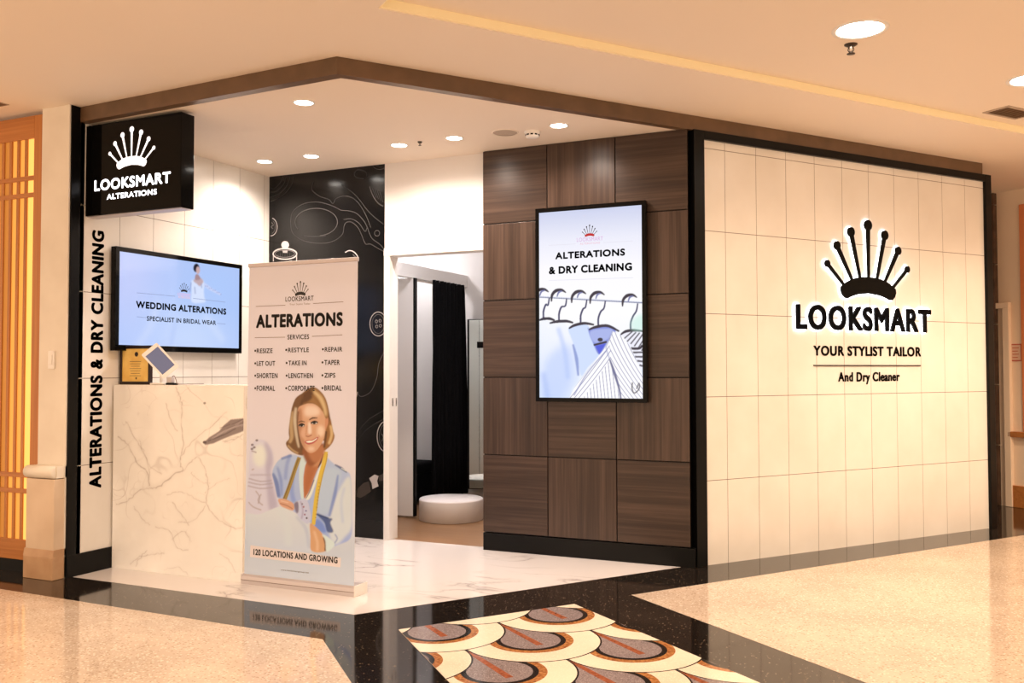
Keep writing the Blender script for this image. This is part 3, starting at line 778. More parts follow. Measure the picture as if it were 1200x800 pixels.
# ================================================================== LANDSCAPE SCREEN on the left wall
TVP = Plane((.062, 0, 0), (0, 1, 0), Z)
o = [TVP.px(*p) for p in ((135.2, 288), (283.3, 310.5), (283, 414.3), (134.6, 410.3))]
A0, A1 = (o[0][0]+o[3][0])/2, (o[1][0]+o[2][0])/2; B0, B1 = (o[2][1]+o[3][1])/2, (o[0][1]+o[1][1])/2
bz = .034
t = thing('wall_television', 'landscape screen with blue bridal picture on the left tiled wall above the counter', 'television', (.0, (A0+A1)/2, B0))
m = MB(); m.box(TVP, A0, A1, B0, B1, -.045, -.001, MT['gblack'], .003)
for q in ((A0, A1, B0, B0+bz+.008), (A0, A1, B1-bz, B1), (A0, A0+bz, B0+bz, B1-bz), (A1-bz, A1, B0+bz, B1-bz)): m.box(TVP, *q, -.001, .004, MT['gblack'], .001)
m.build('case', t)
m = MB(); m.box(TVP, (A0+A1)/2-.25, (A0+A1)/2+.25, B0+.15, B1-.15, -.060, -.045, MT['darkmetal']); m.build('wall_mount', t)
ar = Art(TVP, A0+bz, B0+bz+.008, A1-bz, B1-bz, 210, 118)
ar.vgrad([(0, (178, 202, 252)), (.5, (172, 198, 250)), (1, (178, 200, 248))])
ar.glow(150, 330, 40, (196, 205, 250), .8, 60); ar.glow(225, 395, 45, (205, 222, 255), .8, 40); ar.glow(255, 335, 30, (176, 205, 255), .6)
ar.line([(185, 352), (175, 385), (160, 405)], 6, (215, 226, 255), 4, .5); ar.line([(240, 370), (262, 400)], 7, (212, 226, 255), 4, .6)
ar.line([(205, 378), (200, 404)], 5, (160, 185, 240), 3, .4)
zd = lambda p: (195+p[0]*.075, 300+p[1]*.075)
ar.poly([(388, 400), (425, 370), (555, 368), (592, 430), (585, 540), (590, 640), (600, 720), (400, 720), (392, 560)], (216, 228, 255), 1, cv=zd)
ar.poly([(420, 375), (460, 350), (540, 345), (575, 390), (560, 430), (520, 470), (470, 430), (430, 400)], (196, 172, 178), .8, cv=zd)
ar.poly([(455, 290), (500, 290), (530, 360), (450, 370)], (170, 140, 145), .7, cv=zd)
ar.poly(ell(467, 185, 48, 68), (28, 24, 38), .6, cv=zd)
ar.poly(ell(492, 220, 30, 58), (205, 172, 172), .6, cv=zd)
ar.line([(440, 480), (450, 590)], 1.4, (150, 160, 200), .8, .7, cv=zd); ar.line([(545, 430), (550, 500)], 1.4, (150, 160, 200), .8, .7, cv=zd)
ar.line([(385, 410), (365, 560)], 1.3, (140, 155, 205), .7, .7, cv=zd)
ar.line([(590, 440), (700, 520), (850, 600)], [4, 3.2, 2], (205, 215, 250), .8, .9, cv=zd)
for k in range(9): ar.poly(ell(610+30*k, 462+16*k+7*(-1)**k, 12, 9), (140, 150, 205), .4, .55, cv=zd)
ar.mesh('screen', MT['screen'], t, c=.001)
m = MB(); ptext(m, TVP, 'WEDDING ALTERATIONS', (159.2, 360.7), (265.2, 361.4), .0025, MT['sink'], .05); m.build('headline_lettering', t)
m = MB(); ptext(m, TVP, 'SPECIALIST IN BRIDAL WEAR', (172, 375.8), (253.2, 375.6), .0025, MT['sink'], .028); m.build('subtitle_lettering', t)
m = MB()
for p, q in (((160, 343), (205, 347)), ((226, 349.4), (264, 354)), ((160, 371), (171, 372.2)), ((254, 378.8), (264, 379.6))): m = MB(); m.ribbon(TVP, [TVP.px(*p), TVP.px(*q)], .0022, .0024, MT['sgrey']); m.build('rule_line', t)
m = MB(); a_, b_ = TVP.px(215.5, 341.6); a2, _ = TVP.px(219.3, 342); _, bt = TVP.px(215.5, 331.8)
s = (a2-a_)/.318; crown(m, TVP, a_, b_, s, .003, MT['sink'], sy=(bt-b_)/.57); ptext(m, TVP, 'LOOKSMART', (208.3, 346), (223.6, 344.2), .003, MT['spink'], .02); ptext(m, TVP, 'ALTERATIONS', (209, 349), (222.8, 347.6), .003, MT['srose'], .01); m.build('logo_emblem', t)

# ================================================================== PORTRAIT SCREEN on the veneer wall
PD = Plane((0, D-.112, 0), (1, 0, 0), Z)
o = [PD.px(*p) for p in ((627.3, 244.5), (756.8, 234.8), (758, 471.5), (628.3, 470.5))]
A0, A1 = (o[0][0]+o[3][0])/2, (o[1][0]+o[2][0])/2; B0, B1 = (o[2][1]+o[3][1])/2, (o[0][1]+o[1][1])/2
bz = .03
t = thing('advertising_display', 'tall portrait screen with hanging shirts picture on the dark veneer wall', 'display', ((A0+A1)/2, D-.052, B0))
m = MB(); m.box(PD, A0, A1, B0, B1, -.045, -.001, MT['gblack'], .003)
for q in ((A0, A1, B0, B0+bz), (A0, A1, B1-bz*1.1, B1), (A0, A0+bz, B0+bz, B1-bz*1.1), (A1-bz, A1, B0+bz, B1-bz*1.1)): m.box(PD, *q, -.001, .005, MT['gblack'], .001)
m.build('case', t)
m = MB(); m.box(PD, (A0+A1)/2-.2, (A0+A1)/2+.2, B0+.4, B1-.4, -.060, -.045, MT['darkmetal']); m.build('wall_mount', t)
ar = Art(PD, A0+bz, B0+bz, A1-bz, B1-bz*1.1, 250, 440)
ar.vgrad([(0, (225, 236, 255)), (.45, (250, 251, 255)), (.7, (248, 248, 255)), (.84, (236, 238, 252)), (1, (205, 212, 240))])
ze = lambda p: (625+p[0]*.19364, 320+p[1]*.19364)
BLK, INK = (38, 40, 62), (60, 66, 105)
ar.line([(35, 143), (200, 152), (420, 165), (660, 178)], 1.9, (120, 130, 165), .5, cv=ze); ar.line([(35, 140), (420, 161), (660, 174)], .8, (225, 230, 245), .4, cv=ze)
# shirts
ar.poly([(35, 300), (70, 285), (130, 300), (190, 305), (240, 400), (270, 520), (275, 640), (230, 700), (215, 760), (35, 760)], (214, 228, 255), 1.2, c2=(244, 247, 255), cv=ze)
ar.poly([(95, 500), (190, 430), (240, 470), (250, 620), (170, 760), (60, 760), (60, 600)], (188, 208, 252), 9, .7, cv=ze)
ar.line([(150, 330), (190, 470), (210, 640)], 5, (176, 198, 248), 3, .6, cv=ze); ar.line([(60, 600), (90, 760)], 6, (170, 192, 245), 4, .6, cv=ze)
ar.poly([(215, 325), (330, 315), (365, 420), (400, 490), (330, 570), (290, 620), (268, 520), (240, 420)], (205, 222, 255), 1, cv=ze)
ar.line([(240, 430), (262, 520), (272, 620)], [2, 4, 2], (110, 135, 205), 1, .8, cv=ze)
ar.line([(330, 330), (368, 430), (400, 492)], 1.5, (150, 170, 225), .8, .8, cv=ze)
ar.poly([(335, 345), (380, 325), (470, 320), (500, 350), (455, 410), (400, 492), (362, 420)], (120, 136, 215), 1, cv=ze)
ar.poly([(345, 350), (460, 335), (480, 355), (450, 400), (370, 420)], (170, 184, 238), 1.5, .9, cv=ze)
ar.line([(365, 435), (445, 415)], 2.4, BLK, .5, cv=ze); ar.poly(ell(405, 402, 16, 12), BLK, .5, cv=ze)
ar.poly([(375, 440), (440, 425), (400, 490)], (70, 90, 220), .8, smooth=False, cv=ze)
# striped back shirt at the right
sh = [(525, 375), (560, 350), (660, 345), (660, 580), (640, 560), (600, 460)]
ar.poly(sh, (236, 238, 252), .6, smooth=False, cv=ze)
for k in range(6): ar.line([(545+22*k, 400+14*k), (600+22*k, 352+4*k), (660, 330+20*k)][:2], 1.6, BLK, .5, .9, cv=ze)
ar.line([(590, 455), (640, 455), (662, 435)], 3.0, BLK, .6, cv=ze)
for k in range(4): ar.line([(600+14*k, 480+25*k), (662, 478+28*k)], 2.2, (30, 32, 55), .5, .9, cv=ze)
# striped front shirt
fs = [(480, 350), (540, 380), (590, 450), (630, 540), (662, 620), (662, 762), (215, 762), (250, 690), (320, 600), (400, 495), (445, 440)]
ar.poly(fs, (252, 252, 255), .6, smooth=False, cv=ze)
ar.line([(462, 520), (445, 470), (440, 445), (480, 350)], 2.0, (150, 160, 205), .8, .6, cv=ze, smooth=False)
ar.line([(462, 520), (490, 600), (520, 700), (530, 760)], [1.6, 3.2, 2.2, 1.6], (70, 78, 130), .6, .9, cv=ze)
def hatch(pts, dr_, sp, wd_, c, bend=0.0):
    """Evenly spaced stripes along direction dr_ inside a polygon of the screen picture."""
    keep = ar.im.copy(); ar.poly(pts, (0, 0, 0), .3, smooth=False, cv=ze)
    mask = np.clip(1-np.abs(ar.im).sum(2)/np.maximum(np.abs(keep).sum(2), 1e-6), 0, 1); ar.im = keep
    ox, oy = ar.g(*ze(pts[0])); ex, _ = ar.g(*ze((pts[0][0]+100, pts[0][1]))); _, ey = ar.g(*ze((pts[0][0], pts[0][1]+100)))
    X_ = (ar.X-ox)/(ex-ox)*100; Y_ = (ar.Y-oy)/(ey-oy)*100
    n_ = np.array([dr_[1], -dr_[0]])/math.hypot(*dr_); q = (X_*n_[0]+Y_*n_[1] + bend*(Y_/100)**2) % sp
    st_ = np.clip((wd_/2+.9-np.abs(q-sp/2))/1.8, 0, 1)
    ar.mix(mask*st_, c, .85)
STR = (104, 112, 165)
hatch([(480, 350), (540, 380), (590, 450), (630, 540), (662, 620), (662, 762), (530, 762), (490, 600), (464, 520), (470, 480), (455, 430)], (.36, 1), 23, 4.2, STR, -5)
hatch([(480, 350), (458, 420), (472, 480), (462, 522), (380, 640), (292, 762), (215, 762), (250, 690), (320, 600), (400, 495), (445, 440)], (-.66, 1), 23, 4.2, STR, 2)
hatch([(462, 525), (528, 762), (296, 762), (384, 640)], (.10, 1), 21, 4.0, STR)
ar.line([(440, 470), (330, 600), (245, 740)], 1.6, (120, 130, 185), .6, .7, cv=ze)
ar.line([(600, 660), (598, 700), (612, 725), (640, 700), (640, 665), (625, 700)], 1.6, BLK, .4, .8, cv=ze)
# hangers
def hanger(hx, hy, foot, barpts, sc=1.0):
    ar.line([(hx, hy+60*sc), (hx+4*sc, hy+20*sc), (hx+28*sc, hy-6*sc), (hx+62*sc, hy-10*sc), (hx+88*sc, hy+6*sc)], [1.4, 3.2, 4.0, 3.4, 1.0], BLK, .5, cv=ze)
    ar.line([(hx+34*sc, hy+30*sc), (hx+44*sc, hy+4*sc), (hx+66*sc, hy-4*sc)], [1.2, 2.2, 1.2], (110, 118, 170), .5, cv=ze)
    fx, fy = foot
    ar.line([(hx+92*sc, hy+40*sc), (hx+84*sc, hy+85*sc), (fx+14, fy-85), (fx, fy-45), (fx, fy)], [1.6, 2.0, 2.2, 2.2, 2.2], INK, .45, cv=ze)
    ar.line(barpts, [1.6, 3.4, 3.4, 2.0], BLK, .5, cv=ze)
hanger(5, 108, (62, 275), [(36, 285), (62, 276), (100, 275), (130, 286)])
hanger(110, 112, (156, 290), [(98, 303), (140, 293), (200, 290), (242, 300)])
hanger(232, 120, (287, 302), [(215, 335), (250, 315), (310, 303), (368, 312)])
hanger(344, 126, (394, 318), [(335, 342), (380, 325), (450, 318), (520, 352)])
hanger(540, 142, (590, 345), [(528, 372), (560, 352), (610, 345), (662, 350)])
ar.poly([(595, 290), (640, 250), (662, 260), (662, 340), (600, 340)], (190, 240, 225), 4, .6, cv=ze)
ar.mesh('screen', MT['screen'], t, c=.001)
zf = lambda p: (600+p[0]*.3373, 220+p[1]*.3373)
m = MB(); ptext(m, PD, 'ALTERATIONS', zf((150, 249)), zf((393, 210)), .003, MT['sink'], .05); m.build('headline_lettering', t); m = MB(); ptext(m, PD, '& DRY CLEANING', zf((128, 301)), zf((417, 259)), .003, MT['sink'], .05); m.build('headline_lettering', t)
m = MB(); a_, b_ = PD.px(*zf((270, 167))); a2, _ = PD.px(*zf((287, 165))); _, bt = PD.px(*zf((268, 130)))
crown(m, PD, a_, b_, (a2-a_)/.318, .003, MT['sink'], MT['sred'], sy=(bt-b_)/.57); ptext(m, PD, 'LOOKSMART', zf((225, 188)), zf((316, 168)), .003, MT['spink'], .012); ptext(m, PD, 'ALTERATIONS', zf((236, 198)), zf((306, 187)), .003, MT['srose'], .01); m.build('logo_emblem', t)
m = MB()
for p, q in (((128, 200), (222, 195)), ((318, 190), (420, 185)), ((128, 322), (422, 312))): m = MB(); m.ribbon(PD, [PD.px(*zf(p)), PD.px(*zf(q))], .002, .0028, MT['sfaint']); m.build('rule_line', t)

# ================================================================== RECEPTION COUNTER
cy = .376
CP = Plane((0, cy, 0), (1, 0, 0), Z)
CX0, CX1, CH = .014, 1.192, 1.298
t = thing('reception_counter', 'high cream marble counter with dark veins against the left tiled wall', 'counter', ((CX0+CX1)/2, cy, 0))
m = MB(); m.box(CP, CX0, CX1, .001, CH-.002, -.03, -.001, MT['marble'], .001); m.build('front_panel', t)
m = MB(); m.box(CP, CX0, CX1, CH-.03, CH, -.40, -.03, MT['marble'], .002); m.build('worktop', t)
m = MB(); m.box(CP, CX1-.03, CX1, .001, CH-.03, -.40, -.03, MT['marble'], .002); m.build('side_panel', t)
m = MB(); m.box(CP, CX0, CX0+.02, .001, CH-.03, -.40, -.03, MT['white']); m.box(CP, CX0+.02, CX1-.03, .7, .72, -.40, -.03, MT['white']); m.build('shelf', t)
ar = Art(CP, CX0, .001, CX1, CH-.001, 300, 330, alb=(250, 219, 186), k=.93)
ar.fill((249, 220, 202))
rs = np.random.RandomState(5)
nz = sum(ar.blur(rs.randn(330, 300), sg)*sg*w_ for sg, w_ in ((3, .5), (9, 1.0), (26, 1.3)))
ar.im *= (1+.030*np.clip(nz, -2.2, 2.2))[:, :, None]*np.array([1, .995, .985])
zm = lambda p: (p[0]*.325, 440+p[1]*.325)
for sg, eps, al_ in ((7, .05, .20), (14, .035, .26), (24, .022, .30)):
    q_ = ar.blur(rs.randn(330, 300), sg); q_ /= q_.std(); q2_ = ar.blur(rs.randn(330, 300), sg*1.6); q2_ /= q2_.std()
    ar.mix(np.exp(-(q_/eps/1.6)**2)*np.clip(q2_*.9, 0, 1), (176, 146, 124), al_*1.25)
def vein(pts, w_, c=(150, 120, 100), al=.72, bl=.6):
    pp = [np.array(p, float) for p in spline(pts, 6)]
    pp = [p+rs.randn(2)*1.7 for p in pp]
    ar.line(pp, list(w_*.68*(.4+.9*rs.rand(len(pp)))), c, bl, al, cv=zm, smooth=False)
    ar.line(pp, w_*3.0, (214, 186, 158), 2.5, .3*al, cv=zm, smooth=False)
for pts, w_ in [([(425, 220), (460, 250), (500, 320), (525, 340), (540, 400)], 1.2), ([(455, 165), (490, 230), (515, 270), (545, 330), (590, 355)], .7),
                ([(500, 230), (530, 310), (540, 400)], .7),
                ([(420, 465), (460, 450), (500, 415), (540, 405)], 1.1), ([(540, 405), (575, 400), (620, 360), (660, 345)], 2.0),
                ([(660, 345), (650, 300), (660, 250), (655, 180), (655, 110), (648, 75), (635, 40)], 1.1), ([(650, 300), (690, 240), (750, 190), (820, 130)], .9),
                ([(660, 345), (690, 310), (715, 295), (740, 340), (750, 400), (745, 460), (790, 520), (850, 550), (880, 545)], .9),
                ([(620, 450), (660, 510), (680, 540)], .8), ([(560, 545), (610, 560), (640, 620), (680, 630)], .8), ([(470, 680), (500, 655), (540, 645), (590, 640)], .9),
                ([(600, 100), (615, 160), (640, 200)], .7), ([(480, 470), (510, 510), (540, 540)], .7), ([(600, 430), (650, 420), (700, 440), (745, 460)], .7),
                ([(740, 420), (780, 390), (830, 370)], .5), ([(640, 530), (700, 520), (740, 470)], .7), ([(620, 590), (660, 560), (690, 600)], .7), ([(490, 690), (500, 660), (530, 630)], .8),
                ([(790, 640), (830, 670), (850, 710)], .6), ([(590, 700), (640, 690), (680, 720)], .5), ([(800, 240), (840, 220), (880, 230)], .6), ([(690, 350), (720, 380), (760, 390)], .5)]: vein(pts, w_)
ar.poly([(733, 242), (755, 222), (790, 200), (808, 178), (832, 158), (893, 152), (896, 190), (868, 204), (840, 214), (800, 230), (770, 244), (740, 250)], (128, 100, 86), .7, .95, smooth=False, cv=zm)
for k in range(14):
    a_ = 750+10*k+rs.rand()*10; b_ = 240-.52*(a_-740)+rs.randn()*8; ar.line([(a_, b_), (a_+22+rs.rand()*20, b_-12-rs.rand()*8)], .7, ((86, 62, 54), (176, 146, 128))[k % 2], .4, .7, cv=zm)
ar.line([(760, 232), (820, 195), (890, 172)], 1.5, (190, 160, 140), .7, .6, cv=zm); ar.line([(750, 236), (810, 212), (850, 190)], 1.2, (80, 60, 52), .5, .7, cv=zm)
vein([(810, 240), (850, 225), (893, 205)], 1.2); ar.poly(ell(738, 240, 7, 5), (90, 66, 56), .4, cv=zm)
ar.poly(ell(738, 99, 5, 4), (120, 95, 80), .4, .8, cv=zm)
ar.mesh('marble_veining', MT['stone_print'], t, c=0)

# plaque, tablet and reader on the counter
PL = Plane((0, .436, 0), (1, 0, 0), Z)
a0, _ = PL.px(138.2, 404); a1, b1 = PL.px(177, 404.5); b0 = CH
a0 = max(a0, .008)
t = thing('framed_certificate', 'gold certificate in a dark wood frame standing on the counter', 'plaque', ((a0+a1)/2, .43, b0))
m = MB(); fw_ = .022
for q in ((a0, a1, b0, b0+fw_), (a0, a1, b1-fw_, b1), (a0, a0+fw_, b0+fw_, b1-fw_), (a1-fw_, a1, b0+fw_, b1-fw_)): m.box(PL, *q, -.018, .006, MT['darkframe'], .002)
m.build('frame', t)
m = MB(); m.box(PL, a0+fw_, a1-fw_, b0+fw_, b1-fw_, -.014, 0, MT['gold']); m.build('sheet', t)
m = MB(); xm = (a0+a1)/2
m.poly(PL, ell(xm+.01, b1-.062, .017, .017, 16), .001, MT['darkframe'])
for k in range(7):
    h = .055-.006*(k % 3); m.box(PL, xm-h, xm+h, b1-.115-.017*k, b1-.112-.017*k, 0, .0008, MT['brown'])
m.poly(PL, ell(xm+.01, b0+.045, .008, .008, 10), .001, MT['brown'])
m.build('engraving', t)

TP0 = np.array([.36, .47, 0])
ct_ = [np.array(FRONT.p(*Plane((0, .388, 0), (1, 0, 0), Z).px(*p))) for p in ((183.5, 401), (210, 429.5), (192.5, 444), (165, 416))]
cen = sum(ct_)/4; cen = np.array([cen[0], .388, cen[2]])
# the tablet leans back and turns towards the mall
nrm = np.array([.50, -.82, .28]); nrm /= np.linalg.norm(nrm)
def on_tab(u, v): q = ray(u, v); return CAM + q*((cen-CAM) @ nrm)/(q @ nrm)
ct_ = [on_tab(*p) for p in ((183.5, 401), (209.5, 429), (192.5, 444.5), (165.5, 416))]
cen = sum(ct_)/4; tu = (ct_[1]-ct_[0]+ct_[2]-ct_[3])/2; tv = (ct_[0]-ct_[3]+ct_[1]-ct_[2])/2
lu = np.linalg.norm(tu); uu = tu/lu; vv = tv-(tv @ uu)*uu; lv = np.linalg.norm(vv); vv /= lv
TB = Plane(cen, uu, vv)
if TB.n[1] > 0: TB.n = -TB.n
t = thing('tablet', 'white tablet with grey screen tilted on a white stand on the counter', 'tablet', (float(cen[0]), .40, CH))
def rrect(a, b, r, n=5):
    P_ = []
    for cx_, cy_, s0 in ((a-r, b-r, 0), (-a+r, b-r, 90), (-a+r, -b+r, 180), (a-r, -b+r, 270)):
        P_ += ell(cx_, cy_, r, r, n, s0, s0+90)
    return P_
m = MB(); m.prism(TB, rrect(lu/2, lv/2, .013), -.006, .003, MT['plastic']); m.build('body', t)
m = MB(); m.poly(TB, [(-lu/2+.03, -lv/2+.014), (lu/2-.03, -lv/2+.014), (lu/2-.03, lv/2-.014), (-lu/2+.03, lv/2-.014)], .0036, MT['tabscreen']); m.build('screen', t)
m = MB(); pb = TB.p(0, 0, -.006); m.tube([pb, pb+np.array([.0, .008, -.05]), (pb[0], pb[1]+.012, CH+.012)], [.010, .011, .012], MT['plastic'], 12); m.build('stand_arm', t)
m = MB(); m.box(FLOOR, pb[0]-.085, pb[0]+.04, .380, .427, CH, CH+.014, MT['plastic'], .004); m.build('stand_base', t)
t = thing('charging_dock', 'small black charger with coiled cable beside the tablet stand', 'charger', (float(cen[0])+.11, .455, CH))
x_ = Plane((0, .405, 0), (1, 0, 0), Z).px(201.5, 447)[0]
m = MB(); m.box(FLOOR, x_-.035, x_+.035, .380, .43, CH, CH+.014, MT['black'], .003); m.build('base', t)
m = MB(); m.box(FLOOR, x_-.030, x_+.012, .385, .42, CH+.014, CH+.055, MT['silver'], .004); m.build('body', t)
m = MB(); m.tube(spline([(x_+.0, .40, CH+.05), (x_+.025, .40, CH+.062), (x_+.045, .40, CH+.03), (x_+.055, .395, CH+.012), (x_+.08, .40, CH+.006), (x_+.13, .44, CH+.006), (x_+.18, .52, CH+.006)], 6), .003, MT['cable']); m.build('cable', t)

# ================================================================== ROLL-UP BANNER
lean = (.402-.372)/2.04
BN = Plane((0, .372-.06*lean, 0), (1, 0, 0), np.array([0, lean, 1.0])/math.hypot(lean, 1))
bA0, bA1 = 1.212, 2.071; bB0, bB1 = .055, 2.085
t = thing('roll_up_banner', 'tall printed roll-up banner with smiling tailor standing in front of the counter end', 'banner', ((bA0+bA1)/2, .43, 0))
m = MB(); sp = Plane((bA0-.012, 0, 0), (0, 1, 0), Z)
prof = [(.352, 0), (.352, .03), (.358, .052), (.372, .064), (.41, .07), (.46, .064), (.49, .04), (.49, 0)]
m.prism(sp, prof[::-1], 0, bA1-bA0+.024, MT['silver']); m.box(FRONT, bA0-.012, bA1+.012, .026, .030, -.36, -.3505, MT['cable'])
m.build('base', t)
m = MB(); m.box(FRONT, bA0-.016, bA0-.012, 0, .068, -.49, -.352, MT['plastic'], .001); m.build('end_cap', t); m = MB(); m.box(FRONT, bA1+.012, bA1+.02, 0, .068, -.49, -.352, MT['plastic'], .001); m.build('end_cap', t)
m = MB(); m.box(BN, bA0-.004, bA1+.004, bB1-.004, bB1+.022, -.010, .012, MT['silver'], .004); m.build('top_rail', t)
m = MB(); m.tube([((bA0+bA1)/2, .45, .06), ((bA0+bA1)/2, .416, bB1)], .008, MT['darkmetal']); m.build('pole', t)
REF = (250, 217, 184)
ar = Art(BN, bA0, bB0, bA1, bB1, 270, 640, alb=REF, k=.80)
ar.vgrad([(0, (214, 203, 192)), (.10, (210, 201, 192)), (.22, (226, 210, 202)), (.5, (238, 212, 208)), (1, (244, 216, 206))])
zA = lambda p: (320+p[0]*.13755, 450+p[1]*.13755); zB = lambda p: (280+p[0]*.18742, 500+p[1]*.18742)
# shirt
ar.poly([(395, 185), (330, 172), (265, 195), (225, 240), (208, 290), (222, 360), (250, 450), (330, 520), (450, 600), (540, 690), (570, 745), (640, 730), (700, 690), (708, 560), (700, 320), (665, 275), (600, 235), (545, 185), (530, 175)], (170, 174, 204), .9, c2=(186, 189, 213), cv=zB)
ar.poly([(560, 560), (600, 450), (640, 370), (690, 310), (706, 420), (706, 620), (660, 690), (610, 735), (570, 690)], (226, 216, 218), 2.5, .9, cv=zB)
ar.poly([(500, 330), (560, 260), (640, 280), (600, 420), (560, 540), (490, 530)], (196, 199, 222), 3, .8, cv=zB)
ar.line([(212, 290), (235, 350), (250, 440)], [2.5, 5, 4], (98, 112, 160), 1.5, .8, cv=zB)
ar.line([(240, 250), (262, 330), (268, 430)], [2, 4, 2], (120, 132, 178), 2, .7, cv=zB)
ar.line([(320, 175), (300, 240), (290, 330)], 4, (140, 148, 186), 2, .7, cv=zB); ar.line([(265, 200), (330, 178)], 3, (110, 122, 165), 1, .7, cv=zB)
ar.line([(335, 310), (330, 400), (345, 470)], 5, (142, 152, 192), 2, .8, cv=zB)
ar.line([(620, 300), (600, 420), (565, 560)], [2, 4, 3], (118, 130, 176), 1.4, .8, cv=zB)
ar.line([(660, 380), (640, 470), (650, 600)], 3, (196, 196, 212), 2, .7, cv=zB)
ar.poly([(485, 538), (560, 568), (585, 575), (572, 600), (590, 655), (552, 655), (535, 600), (500, 562)], (62, 78, 122), 1.2, .9, cv=zB)
ar.poly([(492, 575), (530, 610), (545, 660), (500, 650), (470, 610)], (120, 138, 190), 1.8, .9, cv=zB)
ar.line([(480, 545), (560, 572)], 1.4, (52, 62, 100), .6, .9, cv=zB)
ar.line([(600, 236), (640, 258), (676, 286)], [1.5, 3, 1], (88, 96, 128), .8, .9, cv=zB); ar.line([(640, 258), (670, 275)], 1, (235, 228, 228), .5, .8, cv=zB)
ar.line([(600, 670), (615, 700), (590, 735)], 1.6, (130, 140, 170), .8, .7, cv=zB)
# neck and chest
ar.poly([(420, 165), (525, 160), (522, 215), (497, 255), (470, 320), (445, 390), (415, 447), (402, 420), (402, 330), (412, 250)], (196, 118, 72), .8, c2=(206, 134, 88), cv=zB)
ar.poly([(430, 200), (500, 220), (470, 300), (430, 400), (412, 430), (410, 330), (420, 250)], (176, 96, 52), 3, .8, cv=zB); ar.poly([(460, 180), (515, 190), (490, 240), (455, 240)], (222, 158, 106), 2.5, .8, cv=zB)
ar.poly([(392, 190), (408, 180), (428, 208), (412, 250), (402, 330), (405, 448), (388, 440), (376, 330), (380, 230)], (214, 216, 228), .8, cv=zB)
ar.poly([(545, 165), (552, 200), (525, 240), (485, 340), (445, 445), (412, 452), (450, 390), (478, 318), (505, 250), (530, 205)], (240, 226, 224), .8, cv=zB)
ar.line([(527, 170), (512, 220), (495, 256)], [1.2, 2.0, .8], (66, 42, 36), .5, .9, cv=zB); ar.line([(470, 330), (440, 410), (418, 448)], 1.0, (92, 66, 66), .5, .8, cv=zB)
# tape measure
ar.line([(378, 190), (352, 262), (320, 360), (286, 452)], [4.5, 4.6, 4.6, 4.8], (170, 132, 62), .5, cv=zB); ar.line([(372, 200), (345, 275), (313, 366), (280, 450)], 1.2, (112, 82, 40), .5, .8, cv=zB)
ar.line([(545, 155), (535, 215), (510, 310), (488, 420), (475, 520), (466, 612)], [4.6, 5.2, 5.2, 5.0, 4.8, 4.4], (228, 182, 66), .5, cv=zB); ar.line([(553, 170), (545, 220), (520, 315), (499, 420), (486, 520)], 1.2, (176, 128, 40), .5, .7, cv=zB)
for k in range(11): ar.line([(498-2.2*k, 350+24*k*.9), (508-2.2*k, 352+24*k*.9)], .6, (120, 84, 30), .3, .7, cv=zB)
# hair behind
ar.poly([(255, 75), (300, 38), (345, 25), (400, 58), (445, 120), (470, 200), (488, 290), (508, 390), (522, 445), (500, 505), (460, 548), (428, 560), (432, 480), (300, 500), (262, 600), (215, 598), (165, 575), (122, 535), (112, 497), (138, 462), (134, 400), (146, 300), (160, 205), (190, 125), (225, 92)], (112, 72, 40), .8, cv=zA)
ar.poly([(255, 545), (420, 500), (440, 560), (380, 660), (320, 700), (270, 640)], (150, 84, 48), 2, cv=zA)
ar.poly([(300, 560), (420, 520), (440, 580), (400, 650), (340, 660)], (196, 122, 76), 2.5, .8, cv=zA)
# face
ar.poly([(205, 215), (228, 188), (285, 165), (340, 165), (392, 190), (430, 240), (452, 290), (456, 375), (440, 450), (412, 508), (372, 562), (332, 585), (292, 575), (252, 520), (226, 445), (210, 345)], (222, 160, 116), .7, cv=zA)
ar.poly([(208, 230), (240, 210), (250, 330), (246, 430), (280, 540), (256, 522), (226, 445), (210, 345)], (186, 122, 82), 2.2, .85, cv=zA)
ar.poly([(280, 190), (370, 190), (400, 250), (330, 275), (270, 260)], (250, 208, 172), 3.5, .9, cv=zA)
ar.poly(ell(405, 400, 32, 48), (250, 206, 166), 3, .9, cv=zA); ar.poly(ell(258, 420, 24, 36), (228, 168, 128), 2.5, .8, cv=zA); ar.poly(ell(325, 550, 28, 18), (246, 200, 162), 2.2, .8, cv=zA)
ar.poly([(300, 330), (318, 330), (328, 410), (312, 425), (298, 410)], (250, 212, 178), 1.6, .9, cv=zA)
ar.poly([(445, 295), (466, 272), (472, 320), (462, 375), (446, 390)], (214, 140, 96), .8, cv=zA)
ar.line([(216, 326), (240, 316), (272, 322)], [1, 1.7, 1.0], (112, 70, 42), .5, .9, cv=zA); ar.line([(308, 305), (338, 288), (378, 288)], [1.0, 2.0, 1.0], (98, 58, 34), .5, .95, cv=zA)
for ex, ey, ew in ((244, 352, 27), (352, 330, 31)):
    ar.poly(ell(ex, ey, ew, 14), (150, 96, 68), .8, .8, cv=zA); ar.poly(ell(ex, ey, ew-6, 9), (236, 222, 214), .4, .9, cv=zA)
    ar.poly(ell(ex-1, ey-1, 13, 11), (36, 22, 18), .4, cv=zA); ar.line([(ex-ew+2, ey+2), (ex, ey-13), (ex+ew-2, ey-4)], 1.8, (40, 24, 18), .4, cv=zA)
ar.line([(290, 350), (284, 405), (276, 430)], 1.6, (204, 140, 100), 1, .8, cv=zA); ar.line([(278, 438), (300, 446), (330, 432)], 1.3, (170, 98, 68), .6, .9, cv=zA)
ar.poly([(268, 492), (298, 476), (332, 474), (384, 448), (374, 478), (338, 506), (296, 512)], (190, 78, 72), .6, cv=zA)
ar.poly([(280, 490), (305, 482), (336, 480), (376, 458), (364, 474), (332, 494), (300, 498)], (252, 238, 232), .4, cv=zA)
